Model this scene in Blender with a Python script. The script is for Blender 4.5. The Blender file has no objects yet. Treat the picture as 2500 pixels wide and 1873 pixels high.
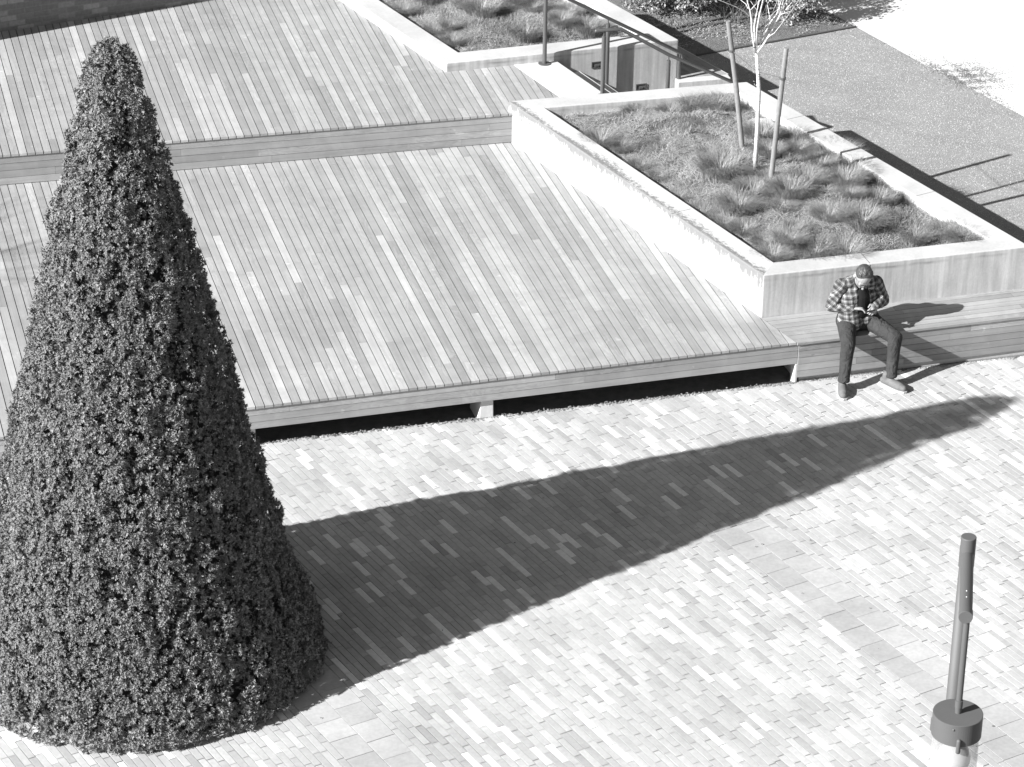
import bpy, bmesh, math, random
import numpy as np
from mathutils import Vector, Matrix, Euler
random.seed(7); RNG=np.random.default_rng(7)
S=bpy.context.scene
# ------------------------------------------------------------------ camera
FPX=7692.13; TH=math.radians(27.732); RO=math.radians(.924); CH=14.85
F_=np.array([0,math.cos(TH),-math.sin(TH)]); r_=np.array([1.,0,0]); u_=np.cross(r_,F_)
R_=math.cos(RO)*r_+math.sin(RO)*u_; U_=-math.sin(RO)*r_+math.cos(RO)*u_
cd=bpy.data.cameras.new('camera'); cam=bpy.data.objects.new('camera',cd); S.collection.objects.link(cam)
cam.matrix_world=Matrix(((R_[0],U_[0],-F_[0],0),(R_[1],U_[1],-F_[1],0),(R_[2],U_[2],-F_[2],CH),(0,0,0,1)))
cd.sensor_fit='HORIZONTAL'; cd.sensor_width=36; cd.lens=36*FPX/2500; cd.clip_start=.5; cd.clip_end=900
S.camera=cam
# ------------------------------------------------------------------ light
SUN_AZ=30.9; SUN_EL=30.6           # direction the light travels, and its height
w=bpy.data.worlds.new('World'); S.world=w; w.use_nodes=True
nt=w.node_tree; bg=nt.nodes['Background']
sk=nt.nodes.new('ShaderNodeTexSky'); sk.sky_type='NISHITA'; sk.sun_disc=False
sk.sun_elevation=math.radians(SUN_EL); sk.sun_rotation=math.radians(90-(SUN_AZ+180)); sk.altitude=50
bw=nt.nodes.new('ShaderNodeRGBToBW')     # a black and white photograph
nt.links.new(sk.outputs[0],bw.inputs[0]); nt.links.new(bw.outputs[0],bg.inputs[0]); bg.inputs[1].default_value=.049
sl=bpy.data.lights.new('sun','SUN'); sl.energy=4.7; sl.angle=math.radians(.5); sl.color=(1,1,1)
so=bpy.data.objects.new('sun',sl); S.collection.objects.link(so)
a,e=math.radians(SUN_AZ),math.radians(SUN_EL)
so.rotation_euler=Vector((math.cos(a)*math.cos(e),math.sin(a)*math.cos(e),-math.sin(e))).to_track_quat('-Z','Y').to_euler()
so.location=(-10,20,15)
S.view_settings.view_transform='Standard'; S.view_settings.look='None'
S.view_settings.exposure=1.29; S.view_settings.gamma=1
S.render.engine='CYCLES'
# ------------------------------------------------------------------ helpers
def at(x,y,z):
    d=F_+(x-1250)/FPX*R_-(y-936.5)/FPX*U_
    p=np.array([0,0,CH])+d*(z-CH)/d[2]; return p
def A2(x,y,z): p=at(x,y,z); return np.array([p[0],p[1]])
def az(d): d=math.radians(d); return np.array([math.cos(d),math.sin(d)])
def tag(o,label=None,cat=None,group=None,kind=None):
    if label: o['label']=label
    if cat: o['category']=cat
    if group: o['group']=group
    if kind: o['kind']=kind
    return o
def link(o,parent=None):
    S.collection.objects.link(o)
    if parent is not None:
        o.parent=parent
        o.matrix_parent_inverse=Matrix.Translation(parent.location).inverted() if parent.rotation_euler==Euler((0,0,0)) else parent.matrix_world.inverted()
    return o
def empty(name,loc,label,cat,group=None):
    o=bpy.data.objects.new(name,None); o.location=loc; o.empty_display_size=.2
    S.collection.objects.link(o); return tag(o,label,cat,group)
def npmesh(name,V,Fc,mat,tone=None,rnd=None,smooth=False):
    """V (n,3), Fc (m,k) all faces k-gons; tone per face"""
    V=np.asarray(V,np.float32); Fc=np.asarray(Fc,np.int32); k=Fc.shape[1]; m=len(Fc)
    me=bpy.data.meshes.new(name); me.vertices.add(len(V)); me.vertices.foreach_set('co',V.ravel())
    me.loops.add(m*k); me.loops.foreach_set('vertex_index',Fc.ravel())
    me.polygons.add(m); me.polygons.foreach_set('loop_start',np.arange(0,m*k,k,dtype=np.int32))
    me.polygons.foreach_set('use_smooth',np.full(m,smooth))
    for nm,arr in (('tone',tone),('rnd',rnd)):
        if arr is not None:
            at_=me.attributes.new(nm,'FLOAT','FACE'); at_.data.foreach_set('value',np.asarray(arr,np.float32))
    me.materials.append(mat); me.update(calc_edges=True); me.validate()
    return me
class MB:
    """collects polygons; build() links them as ONE mesh object"""
    def __init__(s): s.v=[];s.f=[];s.t=[];s.r=[]
    def face(s,pts,tone=.5,rnd=0.):
        n=len(s.v); s.v+= [tuple(p) for p in pts]; s.f.append(tuple(range(n,n+len(pts)))); s.t.append(tone); s.r.append(rnd)
    def prism(s,poly,z0,z1,tone=.5,rnd=0.,bottom=True,ch=0.):
        """poly: list of xy, counter-clockwise"""
        A=sum(poly[i][0]*poly[(i+1)%len(poly)][1]-poly[(i+1)%len(poly)][0]*poly[i][1] for i in range(len(poly)))
        if abs(A)<2e-6: return
        if A<0: poly=poly[::-1]
        n=len(poly); b=len(s.v)
        s.v+=[(p[0],p[1],z0) for p in poly]+[(p[0],p[1],z1-ch) for p in poly]
        if ch:
            c=np.mean(np.array(poly),0); top=[]
            for i in range(n):
                p=np.array(poly[i]);a=np.array(poly[i-1]);d=np.array(poly[(i+1)%n])
                e1=p-a;e2=d-p;n1=np.array([-e1[1],e1[0]]);n2=np.array([-e2[1],e2[0]])
                n1/=max(np.linalg.norm(n1),1e-9);n2/=max(np.linalg.norm(n2),1e-9)
                k=n1+n2; k=k/max(k@k,.3)*2*ch*.5*1.0
                q=p+k*1.0
                top.append((q[0],q[1],z1))
            s.v+=top
        for i in range(n):
            j=(i+1)%n
            s.f.append((b+i,b+j,b+n+j,b+n+i)); s.t.append(tone); s.r.append(rnd)
            if ch: s.f.append((b+n+i,b+n+j,b+2*n+j,b+2*n+i)); s.t.append(tone); s.r.append(rnd)
        o=2*n if ch else n
        s.f.append(tuple(b+o+i for i in range(n))); s.t.append(tone); s.r.append(rnd)
        if bottom: s.f.append(tuple(b+i for i in range(n))[::-1]); s.t.append(tone); s.r.append(rnd)
    def box(s,c,size,M=None,tone=.5,rnd=0.):
        b=len(s.v)
        for dz in (-.5,.5):
            for dx,dy in ((-.5,-.5),(.5,-.5),(.5,.5),(-.5,.5)):
                p=Vector((dx*size[0],dy*size[1],dz*size[2]))
                if M is not None: p=M@p
                s.v.append((p.x+c[0],p.y+c[1],p.z+c[2]))
        for f in ((3,2,1,0),(4,5,6,7),(0,1,5,4),(1,2,6,5),(2,3,7,6),(3,0,4,7)):
            s.f.append(tuple(b+i for i in f)); s.t.append(tone); s.r.append(rnd)
    def tube(s,P,Rr,n=12,caps=True,tone=.5,round_=False,flat=1.,up=None):
        P=[Vector(p) for p in P]; Rr=list(Rr) if hasattr(Rr,'__len__') else [Rr]*len(P)
        if round_:
            d0=(P[0]-P[1]).normalized(); d1=(P[-1]-P[-2]).normalized(); r0,r1=Rr[0],Rr[-1]
            P2=[];R2=[]
            for k in (1.,.92,.7,.38): P2.append(P[0]+d0*r0*k);R2.append(r0*math.sqrt(max(0,1-k*k))+1e-4)
            P2+=P;R2+=Rr
            for k in (.38,.7,.92,1.): P2.append(P[-1]+d1*r1*k);R2.append(r1*math.sqrt(max(0,1-k*k))+1e-4)
            P,Rr=P2,R2
        b=len(s.v); t=None; X=None
        for i,p in enumerate(P):
            t=(P[min(i+1,len(P)-1)]-P[max(i-1,0)]).normalized()
            if X is None:
                X=Vector(up) if up is not None else (Vector((0,0,1)) if abs(t.z)<.9 else Vector((1,0,0)))
            X=(X-t*X.dot(t)).normalized(); Y=t.cross(X)
            for k in range(n):
                a=2*math.pi*k/n; q=p+(X*math.cos(a)*flat+Y*math.sin(a))*Rr[i]; s.v.append(tuple(q))
        for i in range(len(P)-1):
            for k in range(n):
                s.f.append((b+i*n+k,b+i*n+(k+1)%n,b+(i+1)*n+(k+1)%n,b+(i+1)*n+k)); s.t.append(tone); s.r.append(0)
        if caps:
            s.f.append(tuple(b+k for k in range(n))[::-1]); s.t.append(tone); s.r.append(0)
            s.f.append(tuple(b+(len(P)-1)*n+k for k in range(n))); s.t.append(tone); s.r.append(0)
    def ball(s,c,rx,ry=None,rz=None,M=None,n=16,m=10):
        ry=ry or rx; rz=rz or rx; b=len(s.v)
        for i in range(m+1):
            ph=math.pi*(i/m)*.999+.0005
            for k in range(n):
                a=2*math.pi*k/n; p=Vector((rx*math.sin(ph)*math.cos(a),ry*math.sin(ph)*math.sin(a),rz*math.cos(ph)))
                if M is not None: p=M@p
                s.v.append((p.x+c[0],p.y+c[1],p.z+c[2]))
        for i in range(m):
            for k in range(n):
                s.f.append((b+i*n+k,b+(i+1)*n+k,b+(i+1)*n+(k+1)%n,b+i*n+(k+1)%n)); s.t.append(.5); s.r.append(0)
        s.f.append(tuple(b+k for k in range(n))); s.t.append(.5); s.r.append(0)
        s.f.append(tuple(b+m*n+k for k in range(n))[::-1]); s.t.append(.5); s.r.append(0)
    def build(s,name,mat,parent=None,smooth=False,bevel=0,attr=True):
        me=bpy.data.meshes.new(name); me.from_pydata(s.v,[],s.f)
        if attr:
            for nm,arr in (('tone',s.t),('rnd',s.r)):
                at_=me.attributes.new(nm,'FLOAT','FACE'); at_.data.foreach_set('value',arr)
        me.materials.append(mat)
        if smooth: me.polygons.foreach_set('use_smooth',[True]*len(me.polygons))
        me.update(); o=bpy.data.objects.new(name,me); link(o,parent)
        if bevel:
            b=o.modifiers.new('b','BEVEL'); b.width=bevel; b.segments=3; b.limit_method='ANGLE'; b.angle_limit=math.radians(40)
        return o
def obj(name,me,parent=None):
    return link(bpy.data.objects.new(name,me),parent)
def clip(poly,P,n):
    """keep the part of poly where (p-P).n>=0"""
    out=[]
    for i in range(len(poly)):
        a,b=poly[i],poly[(i+1)%len(poly)]
        da=float((np.array(a)-P)@n); db=float((np.array(b)-P)@n)
        if da>=0: out.append(a)
        if (da>=0)!=(db>=0):
            t=da/(da-db); out.append((a[0]+(b[0]-a[0])*t,a[1]+(b[1]-a[1])*t))
    return out
def isect(P,d,Q,e):
    M=np.array([[d[0],-e[0]],[d[1],-e[1]]]); t=np.linalg.solve(M,np.array(Q)-np.array(P)); return np.array(P)+np.array(d)*t[0]
def left(d): return np.array([-d[1],d[0]])
# ------------------------------------------------------------------ materials (all neutral greys: the photograph is black and white)
class NT:
    def __init__(s,name):
        s.m=bpy.data.materials.new(name); s.m.use_nodes=True; s.t=s.m.node_tree; s.b=s.t.nodes['Principled BSDF']
        s.b.inputs['Specular IOR Level'].default_value=.3
    def n(s,ty,**k):
        x=s.t.nodes.new('ShaderNode'+ty)
        for a,v in k.items(): setattr(x,a,v)
        return x
    def l(s,a,b): s.t.links.new(a,b)
    def val(s,x):
        if isinstance(x,(int,float)):
            v=s.n('Value'); v.outputs[0].default_value=x; return v.outputs[0]
        return x
    def math(s,op,a,b=None,c=None,clamp=False):
        x=s.n('Math',operation=op); x.use_clamp=clamp
        for i,v in enumerate((a,b,c)):
            if v is None: continue
            if isinstance(v,(int,float)): x.inputs[i].default_value=v
            else: s.l(v,x.inputs[i])
        return x.outputs[0]
    def pos(s,rot=0.,scale=(1,1,1),src='geo',rnd=None):
        if src=='geo': o=s.n('NewGeometry').outputs['Position']
        else: o=s.n('TexCoord').outputs['Object']
        if rot:
            r=s.n('VectorRotate',rotation_type='Z_AXIS'); s.l(o,r.inputs['Vector']); r.inputs['Angle'].default_value=math.radians(rot); o=r.outputs[0]
        if rnd is not None:
            c=s.n('CombineXYZ'); 
            for i,k in enumerate((37.,13.,71.)): s.l(s.math('MULTIPLY',rnd,k),c.inputs[i])
            ad=s.n('VectorMath',operation='ADD'); s.l(o,ad.inputs[0]); s.l(c.outputs[0],ad.inputs[1]); o=ad.outputs[0]
        mu=s.n('VectorMath',operation='MULTIPLY'); s.l(o,mu.inputs[0]); mu.inputs[1].default_value=scale
        return mu.outputs[0]
    def noise(s,vec,scale=5.,detail=4.,rough=.55,dist=0.):
        x=s.n('TexNoise'); s.l(vec,x.inputs['Vector']); x.inputs['Scale'].default_value=scale; x.inputs['Detail'].default_value=detail
        x.inputs['Roughness'].default_value=rough; x.inputs['Distortion'].default_value=dist; return x.outputs['Fac']
    def rng(s,x,a,b,c,d,smooth=False):
        m=s.n('MapRange'); m.interpolation_type='SMOOTHSTEP' if smooth else 'LINEAR'
        s.l(x,m.inputs[0])
        for i,v in zip((1,2,3,4),(a,b,c,d)): m.inputs[i].default_value=v
        return m.outputs[0]
    def attr(s,name): x=s.n('Attribute',attribute_name=name); return x.outputs['Fac']
    def done(s,val,rough=.8,bump=None,bs=.3,bd=.01):
        if isinstance(val,(int,float)): s.b.inputs['Base Color'].default_value=(val,val,val,1)
        else:
            c=s.n('CombineXYZ'); [s.l(val,c.inputs[i]) for i in range(3)]; s.l(c.outputs[0],s.b.inputs['Base Color'])
        if isinstance(rough,(int,float)): s.b.inputs['Roughness'].default_value=rough
        else: s.l(rough,s.b.inputs['Roughness'])
        if bump is not None:
            bp=s.n('Bump'); s.l(bump,bp.inputs['Height']); bp.inputs['Strength'].default_value=bs; bp.inputs['Distance'].default_value=bd
            s.l(bp.outputs[0],s.b.inputs['Normal'])
        return s.m
BA=-74.75        # direction the deck boards run
PA=-58.7         # direction the pavers and planter walls run
def wood(name,ang,base):
    m=NT(name); rn=m.attr('rnd'); tn=m.attr('tone')
    p=m.pos(rot=-ang,rnd=rn)
    g=m.noise(m.pos(rot=-ang,scale=(1.2,34,34),rnd=rn),1.,5,.6,.4)              # long grain
    wv=m.noise(m.pos(rot=-ang,scale=(2.2,9,9),rnd=rn),1.,3,.5,2.2)               # figure
    rings=m.math('PINGPONG',m.math('MULTIPLY',wv,9.),1.)
    fig=m.rng(m.noise(m.pos(rot=-ang,scale=(.7,2,2),rnd=rn),1.,1),.52,.62,0,1)
    blot=m.noise(m.pos(rot=-ang,scale=(5,3.5,3.5)),1.,3,.6,.8)
    v=m.math('MULTIPLY',tn,m.rng(g,.25,.75,.88,1.13))
    v=m.math('MULTIPLY',v,m.math('ADD',1.,m.math('MULTIPLY',m.math('MULTIPLY',m.math('SUBTRACT',rings,.45),fig),.22)))
    v=m.math('MULTIPLY',v,m.rng(blot,.3,.72,.93,1.09)); v=m.math('MULTIPLY',v,m.rng(m.noise(m.pos(),.9,4,.62,.8),.3,.7,.9,1.09))
    v=m.math('MULTIPLY',v,m.math('SUBTRACT',1.,m.math('MULTIPLY',m.rng(m.noise(m.pos(rot=-ang,scale=(8,22,22),rnd=rn),1.,2,.5),.74,.8,0,1),.3)))
    spot=m.rng(m.noise(m.pos(scale=(9,9,9)),1.,2,.5),.70,.76,0,1)
    v=m.math('MULTIPLY',v,m.math('ADD',1.,m.math('MULTIPLY',spot,.28)))
    v=m.math('MULTIPLY',v,base)
    return m.done(v,.72,g,.25,.004)
M_DECK=wood('weathered_deck_wood',BA,1.); M_SEAT=wood('bench_wood',16.4,1.); M_FASC=wood('fascia_wood',15.3,1.)
def mk_paver():
    m=NT('clay_pavers'); tn=m.attr('tone'); rn=m.attr('rnd')
    a=m.noise(m.pos(scale=(28,28,28),rnd=rn),1.,5,.65); b=m.noise(m.pos(scale=(.9,.9,.9)),1.,4,.6,.6)
    c=m.noise(m.pos(scale=(7,7,7),rnd=rn),1.,3,.6)
    v=m.math('MULTIPLY',tn,m.rng(a,.3,.7,.93,1.07)); v=m.math('MULTIPLY',v,m.rng(b,.3,.7,.88,1.1)); v=m.math('MULTIPLY',v,m.rng(c,.3,.7,.94,1.05))
    sp=m.rng(m.noise(m.pos(scale=(60,60,60)),1.,2,.5),.72,.78,0,1)
    v=m.math('MULTIPLY',v,m.math('SUBTRACT',1.,m.math('MULTIPLY',sp,.18)))
    return m.done(v,.82,a,.3,.003)
M_PAVE=mk_paver()
def flatmat(name,v,rough=.85,n1=20.,amp=.15,n2=1.5,amp2=.1,bs=.3,bd=.01,spec=.3):
    m=NT(name); a=m.noise(m.pos(scale=(1,1,1)),n1,5,.65); b=m.noise(m.pos(),n2,4,.6)
    x=m.math('MULTIPLY',m.rng(a,.25,.75,1-amp,1+amp),m.rng(b,.25,.75,1-amp2,1+amp2)); x=m.math('MULTIPLY',x,v)
    m.b.inputs['Specular IOR Level'].default_value=spec
    return m.done(x,rough,a,bs,bd)
def mk_conc():
    """board-formed concrete: faint vertical streaks, a damp line under the rim, lichen and drips on the sun side wall"""
    m=NT('planter_concrete')
    st=m.noise(m.pos(scale=(16,16,.9)),1.,5,.6,.3); fine=m.noise(m.pos(),38.,4,.6); big=m.noise(m.pos(),1.7,4,.6,.5)
    geo=m.n('NewGeometry'); sx=m.n('SeparateXYZ'); m.l(geo.outputs['Position'],sx.inputs[0]); z=sx.outputs[2]
    sn=m.n('SeparateXYZ'); m.l(geo.outputs['Normal'],sn.inputs[0])
    vert=m.rng(m.math('ABSOLUTE',sn.outputs[2]),.3,.7,1,0)
    v=m.math('MULTIPLY',m.rng(fine,.3,.7,.95,1.05),m.rng(big,.3,.7,.85,1.1))
    v=m.math('MULTIPLY',v,m.math('ADD',1.,m.math('MULTIPLY',vert,m.rng(st,.34,.68,-.19,.15))))
    wob=m.math('ADD',z,m.math('MULTIPLY',m.math('SUBTRACT',m.noise(m.pos(scale=(3,3,3)),1.,3),.5),.05))
    line=m.math('MULTIPLY',m.rng(wob,.845,.875,0,1,True),m.rng(wob,.875,.895,1,0,True))
    line=m.math('MULTIPLY',line,m.rng(m.noise(m.pos(scale=(3,3,1)),1.,3),.4,.62,0,1))
    v=m.math('MULTIPLY',v,m.math('SUBTRACT',1.,m.math('MULTIPLY',m.math('MULTIPLY',line,vert),.36)))
    v=m.math('MULTIPLY',v,.47)
    return m.done(v,.85,fine,.25,.006)
M_CONC=mk_conc()
def mk_stain(P,n):
    """same concrete, with the dark lichen streak that runs along the outer half of the rim and drips down the face"""
    m=NT('stained_concrete')
    st=m.noise(m.pos(scale=(16,16,.9)),1.,5,.6,.3); fine=m.noise(m.pos(),38.,4,.6)
    geo=m.n('NewGeometry'); sx=m.n('SeparateXYZ'); m.l(geo.outputs['Position'],sx.inputs[0])
    sn=m.n('SeparateXYZ'); m.l(geo.outputs['Normal'],sn.inputs[0])
    up=m.rng(sn.outputs[2],.4,.8,0,1)
    # in = distance inward from the outer face
    inn=m.math('ADD',m.math('MULTIPLY',m.math('SUBTRACT',sx.outputs[0],float(P[0])),float(n[0])),m.math('MULTIPLY',m.math('SUBTRACT',sx.outputs[1],float(P[1])),float(n[1])))
    down=m.math('SUBTRACT',.93,sx.outputs[2])
    q=m.math('ADD',m.math('MULTIPLY',up,m.math('MULTIPLY',inn,1.)),m.math('MULTIPLY',m.math('SUBTRACT',1.,up),m.math('MULTIPLY',down,-1.)))   # + on the rim, - down the face
    big=m.noise(m.pos(rot=-PA,scale=(1.1,6,4)),1.,4,.65,.3)
    sp=m.noise(m.pos(rot=-PA,scale=(26,40,8)),1.,4,.7)
    along=m.noise(m.pos(rot=-PA,scale=(.9,.2,.2)),1.,2,.5)
    wd=m.rng(along,.3,.7,.10,.21)
    rimw=m.math('MULTIPLY',m.rng(q,-.02,.03,0,1),m.math('SUBTRACT',1.,m.math('DIVIDE',q,wd),clamp=True))
    facew=m.math('MULTIPLY',m.rng(q,-.01,.02,1,0),m.math('SUBTRACT',1.,m.math('DIVIDE',m.math('MULTIPLY',q,-1.),m.math('MULTIPLY',wd,1.25)),clamp=True))
    wgt=m.math('ADD',rimw,facew)
    msk=m.rng(m.math('ADD',wgt,m.math('ADD',m.math('MULTIPLY',m.math('SUBTRACT',sp,.5),1.9),m.math('MULTIPLY',m.math('SUBTRACT',big,.5),1.1))),.38,.72,0,1)
    v=m.math('MULTIPLY',m.rng(fine,.3,.7,.95,1.05),m.rng(st,.3,.72,.93,1.06)); v=m.math('MULTIPLY',v,.5)
    v=m.math('MULTIPLY',v,m.math('SUBTRACT',1.,m.math('MULTIPLY',msk,.62)))
    return m.done(v,.88,fine,.25,.006)
M_SLAB=flatmat('pale_concrete',.5,.85,30,.06,2,.07)
M_STEEL=flatmat('dark_painted_steel',.085,.38,60,.05,3,.05,.05,.002,.5)
M_LAMP=flatmat('grey_powder_coat',.09,.62,90,.06,3,.05,.12,.001,.5)
M_LAWN=None
def mk_lawn():
    m=NT('fine_gravel'); a=m.noise(m.pos(),70.,5,.75); b=m.noise(m.pos(rot=20,scale=(1,2.4,1)),.9,5,.6,.6); c=m.noise(m.pos(),170.,2,.6)
    v=m.math('MULTIPLY',m.rng(a,.3,.7,.76,1.25),m.rng(b,.3,.7,.86,1.1)); v=m.math('MULTIPLY',v,m.rng(c,.55,.75,.92,1.6)); v=m.math('MULTIPLY',v,.27)
    return m.done(v,.9,a,.5,.012)
M_LAWN=mk_lawn()
M_SOIL=flatmat('mulch',.17,.95,45,.6,3,.3,.9,.03)
M_BED=flatmat('bark_mulch_bed',.155,.95,55,.6,2,.3,.9,.03)
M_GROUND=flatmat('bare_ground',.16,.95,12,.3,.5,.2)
M_PATH=flatmat('pale_path_concrete',.56,.85,18,.04,.8,.08,.1,.003)
def leafmat(name,base,spread=.5,rough=.55,spec=.35,trans=.15):
    m=NT(name); t=m.attr('tone'); v=m.math('MULTIPLY',m.rng(t,0,1,1-spread,1+spread*1.25),base)
    m.b.inputs['Specular IOR Level'].default_value=spec
    m.done(v,rough)
    if trans:
        tr=m.n('BsdfTranslucent'); c=m.n('CombineXYZ'); [m.l(v,c.inputs[i]) for i in range(3)]; m.l(c.outputs[0],tr.inputs[0])
        mx=m.n('MixShader'); mx.inputs[0].default_value=trans; m.l(m.b.outputs[0],mx.inputs[1]); m.l(tr.outputs[0],mx.inputs[2])
        m.l(mx.outputs[0],m.t.nodes['Material Output'].inputs[0])
    return m.m
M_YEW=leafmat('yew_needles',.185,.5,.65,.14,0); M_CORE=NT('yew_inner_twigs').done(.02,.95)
M_GRASS=leafmat('sedge_blades',.25,.5,.5,.4,.2); M_STRAW=leafmat('dry_straw',.5,.35,.6,.3,.2); M_SHRUB=leafmat('shrub_leaves',.3,.5,.45,.5,.2)
M_STAKE=flatmat('timber_stake',.21,.8,30,.15,3,.15)
def mk_bark():
    m=NT('birch_bark'); a=m.noise(m.pos(scale=(9,9,60)),1.,3,.6); b=m.noise(m.pos(),14.,3,.6)
    k=m.rng(a,.60,.66,0,1); v=m.math('MULTIPLY',m.rng(b,.3,.7,.5,.72),m.math('SUBTRACT',1.,m.math('MULTIPLY',k,.8)))
    return m.done(v,.7,a,.3,.004)
M_BIRCH=mk_bark(); M_TWIG=flatmat('twig_bark',.16,.8,40,.2)
# ------------------------------------------------------------------ plan of the place, read off with at()
D1,D2,ZW=.45,.818,.93
f0,f1=A2(608.5,995,D1),A2(1934.6,837.5,D1); FD=(f1-f0)/np.linalg.norm(f1-f0); FN=np.array([FD[1],-FD[0]])       # front edge, outward normal (to camera)
r0,r1=A2(0,379.5,D2),A2(1240,277.5,D2); RD=(r1-r0)/np.linalg.norm(r1-r0); RN=np.array([RD[1],-RD[0]])           # riser edge
PA_=A2(1241,246.5,ZW); PB=A2(1863.7,672,ZW); PC=A2(1824,199.5,ZW)
bd=A2(2500,603,ZW)-PB; bd/=np.linalg.norm(bd); cdn=A2(2500,592.5,ZW)-PC; cdn/=np.linalg.norm(cdn)
PD=isect(PB,bd,PC,cdn)
WD=(PB-PA_)/np.linalg.norm(PB-PA_)      # along the sun-side wall
# ================================================================== SETTING
def sheet(name,poly,z,mat,thick=0):
    m=MB(); 
    if thick: m.prism([tuple(p) for p in poly],z-thick,z)
    else:
        A=sum(poly[i][0]*poly[(i+1)%len(poly)][1]-poly[(i+1)%len(poly)][0]*poly[i][1] for i in range(len(poly)))
        if A<0: poly=poly[::-1]
        m.face([(p[0],p[1],z) for p in poly])
    return tag(m.build(name,mat),kind='structure')
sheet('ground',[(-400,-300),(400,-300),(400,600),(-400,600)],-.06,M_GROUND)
# ---- paving: every paver a small chamfered block, in one sheet
def paving():
    d=az(PA); n=left(d)                       # long direction / across
    th=.0665; ln=.283; base=np.array([0.,25.])
    V=[];Fq=[];T=[];Rn=[]
    edge0=np.array([-2.479,26.903]); edge1=A2(1500,983,0); ed=(edge1-edge0)/np.linalg.norm(edge1-edge0)
    def cut(poly):   # behind the deck front the paving stops
        return clip(poly,edge0+np.array([0,.0]),np.array([ed[1],-ed[0]]))
    b1=(A2(1935.3,1330.9,0)@n,A2(1935.3,1330.9,0)@n-.53*np.sign(1)); 
    p1=float(A2(1935.3,1330.9,0)@n); q1=p1-8*th
    p1t=float(A2(1787,1287,0)@d)
    p2=float(A2(841,1677,0)@n); q2=p2-8*th
    # orient: find sign so that bands lie toward lower-left
    lo1=float(A2(1900,1364.8,0)@n); q1=p1+(8*th if lo1>p1 else -8*th)
    lo2=float(A2(777,1708,0)@n); q2=p2+(8*th if lo2>p2 else -8*th)
    m=MB()
    r0_=-20.0; nrow=int(34/th)
    rows=[]
    c0=float(base@n)
    for k in range(-125,150):
        c=c0+k*th
        rows.append((c,c+th))
    ref=np.array([r[0] for r in rows])
    p1=float(ref[np.argmin(abs(ref-p1))]); q1=p1+(8*th if lo1>p1 else -8*th); p2=float(ref[np.argmin(abs(ref-p2))]); q2=p2+(8*th if lo2>p2 else -8*th)
    p2t=float(A2(640,1560,0)@d)
    def bstart(c):
        cm=c+th/2
        if min(p1,q1)<cm<max(p1,q1): return p1t
        if min(p2,q2)<cm<max(p2,q2): return p2t
        return None
    def inband(c,t):
        cm=c+th/2
        if min(p1,q1)<cm<max(p1,q1) and t>p1t: return 1
        if min(p2,q2)<cm<max(p2,q2) and t>float(A2(640,1560,0)@d): return 2
        return 0
    def put(c,c2,t,t2,tone,zj,ch=.002,g=.003):
        poly=[tuple(d*a_+n*b_) for a_,b_ in ((t+g,c+g),(t2-g,c+g),(t2-g,c2-g),(t+g,c2-g))]
        cx=np.mean(np.array(poly),0)
        if (cx-edge0)@np.array([ed[1],-ed[0]])<.35:
            poly=cut(poly)
            if len(poly)<3: return
            m.prism(poly,-.03,zj,tone,RNG.random(),False,0)
        else: m.prism(poly,-.03,zj,tone,RNG.random(),False,ch)
    def vis(x,y): return -9<x<10.5 and 19.5<y<33
    cen=float(base@d)
    for (c,c2) in rows:
        t=cen-14-RNG.random()*ln
        while t<cen+14:
            L=ln*(1+.0*RNG.random()); mid=d*(t+L/2)+n*(c+th/2)
            bs_=bstart(c); e_=t+L if bs_ is None else min(t+L,bs_)
            if vis(*mid) and (mid-edge0)@np.array([ed[1],-ed[0]])>-.1 and (e_-t)>.03:
                x=RNG.random()
                tone=.395+.026*RNG.standard_normal() if x>.12 else .66
                if x>.975: tone=.32
                elif x>.88: tone=.44
                put(c,c2,t,e_,float(np.clip(tone,.25,.72)),.0007*RNG.standard_normal(),.002,.0026 if RNG.random()>.12 else .0045)
            t+=L
    # two bands of larger slabs
    for (pp,qq,t0) in ((p1,q1,p1t),(p2,q2,float(A2(640,1560,0)@d))):
        lo,hi=min(pp,qq),max(pp,qq); hw=(hi-lo)/2
        for k in range(2):
            t=t0; first=True
            while t<t0+9:
                L=.285-(.13 if (first and k) else 0); first=False; mid=d*(t+L/2)+n*(lo+hw*(k+.5))
                if vis(*mid): put(lo+hw*k,lo+hw*(k+1),t,t+L,float(.385+.018*RNG.standard_normal()-.035*(k==0)*(pp==p1)),.0006*RNG.standard_normal(),.0015,.002)
                t+=L
    o=m.build('paving',M_PAVE); return tag(o,kind='structure')
paving()
sheet('paving_joint_sand',[(-9.2,19.3),(10.7,19.3),(10.7,33.2),(2.9,28.32),(-2.45,26.86),(-9.2,24.9)],-.012,flatmat('joint_sand',.13,.95,60,.3),0)
# ---- lawn, bed, path to the east and north
pe=[A2(*p,0) for p in ((1900,-42),(1986,9),(2046,42),(2145,97),(2243,151),(2330,197),(2399,232),(2500,286),(2800,446),(3300,715))]
sheet('gravel',[(1.2,33.),(2.2,34.5),(5.4,29.),(9.,26.),(14,20),(40,20),(40,60),(2,60),(-3,45),(-3,40)],0,M_LAWN)
sheet('concrete_path',[tuple(p) for p in pe]+[(40,20),(60,60),(6,60),tuple(A2(1800,-120,0))],.004,M_PATH)
ml=[A2(*p,0) for p in ((1560,160),(1700,137),(1868,107),(1980,87),(2089.6,67))]
sheet('planting_bed',[tuple(p) for p in ml]+[tuple(A2(2048,42,0)+np.array([-.03,0])),tuple(A2(1986,10,0)+np.array([-.03,0])),tuple(A2(1895,-45,0)),(1.,46),(-3,44),(.5,38)],.006,M_BED)
ms=MB()
for i in range(1,4): 
    a_,b_=ml[i],ml[i+1]; ms.tube([(*a_,.012),(*b_,.012)],.014,6)
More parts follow.
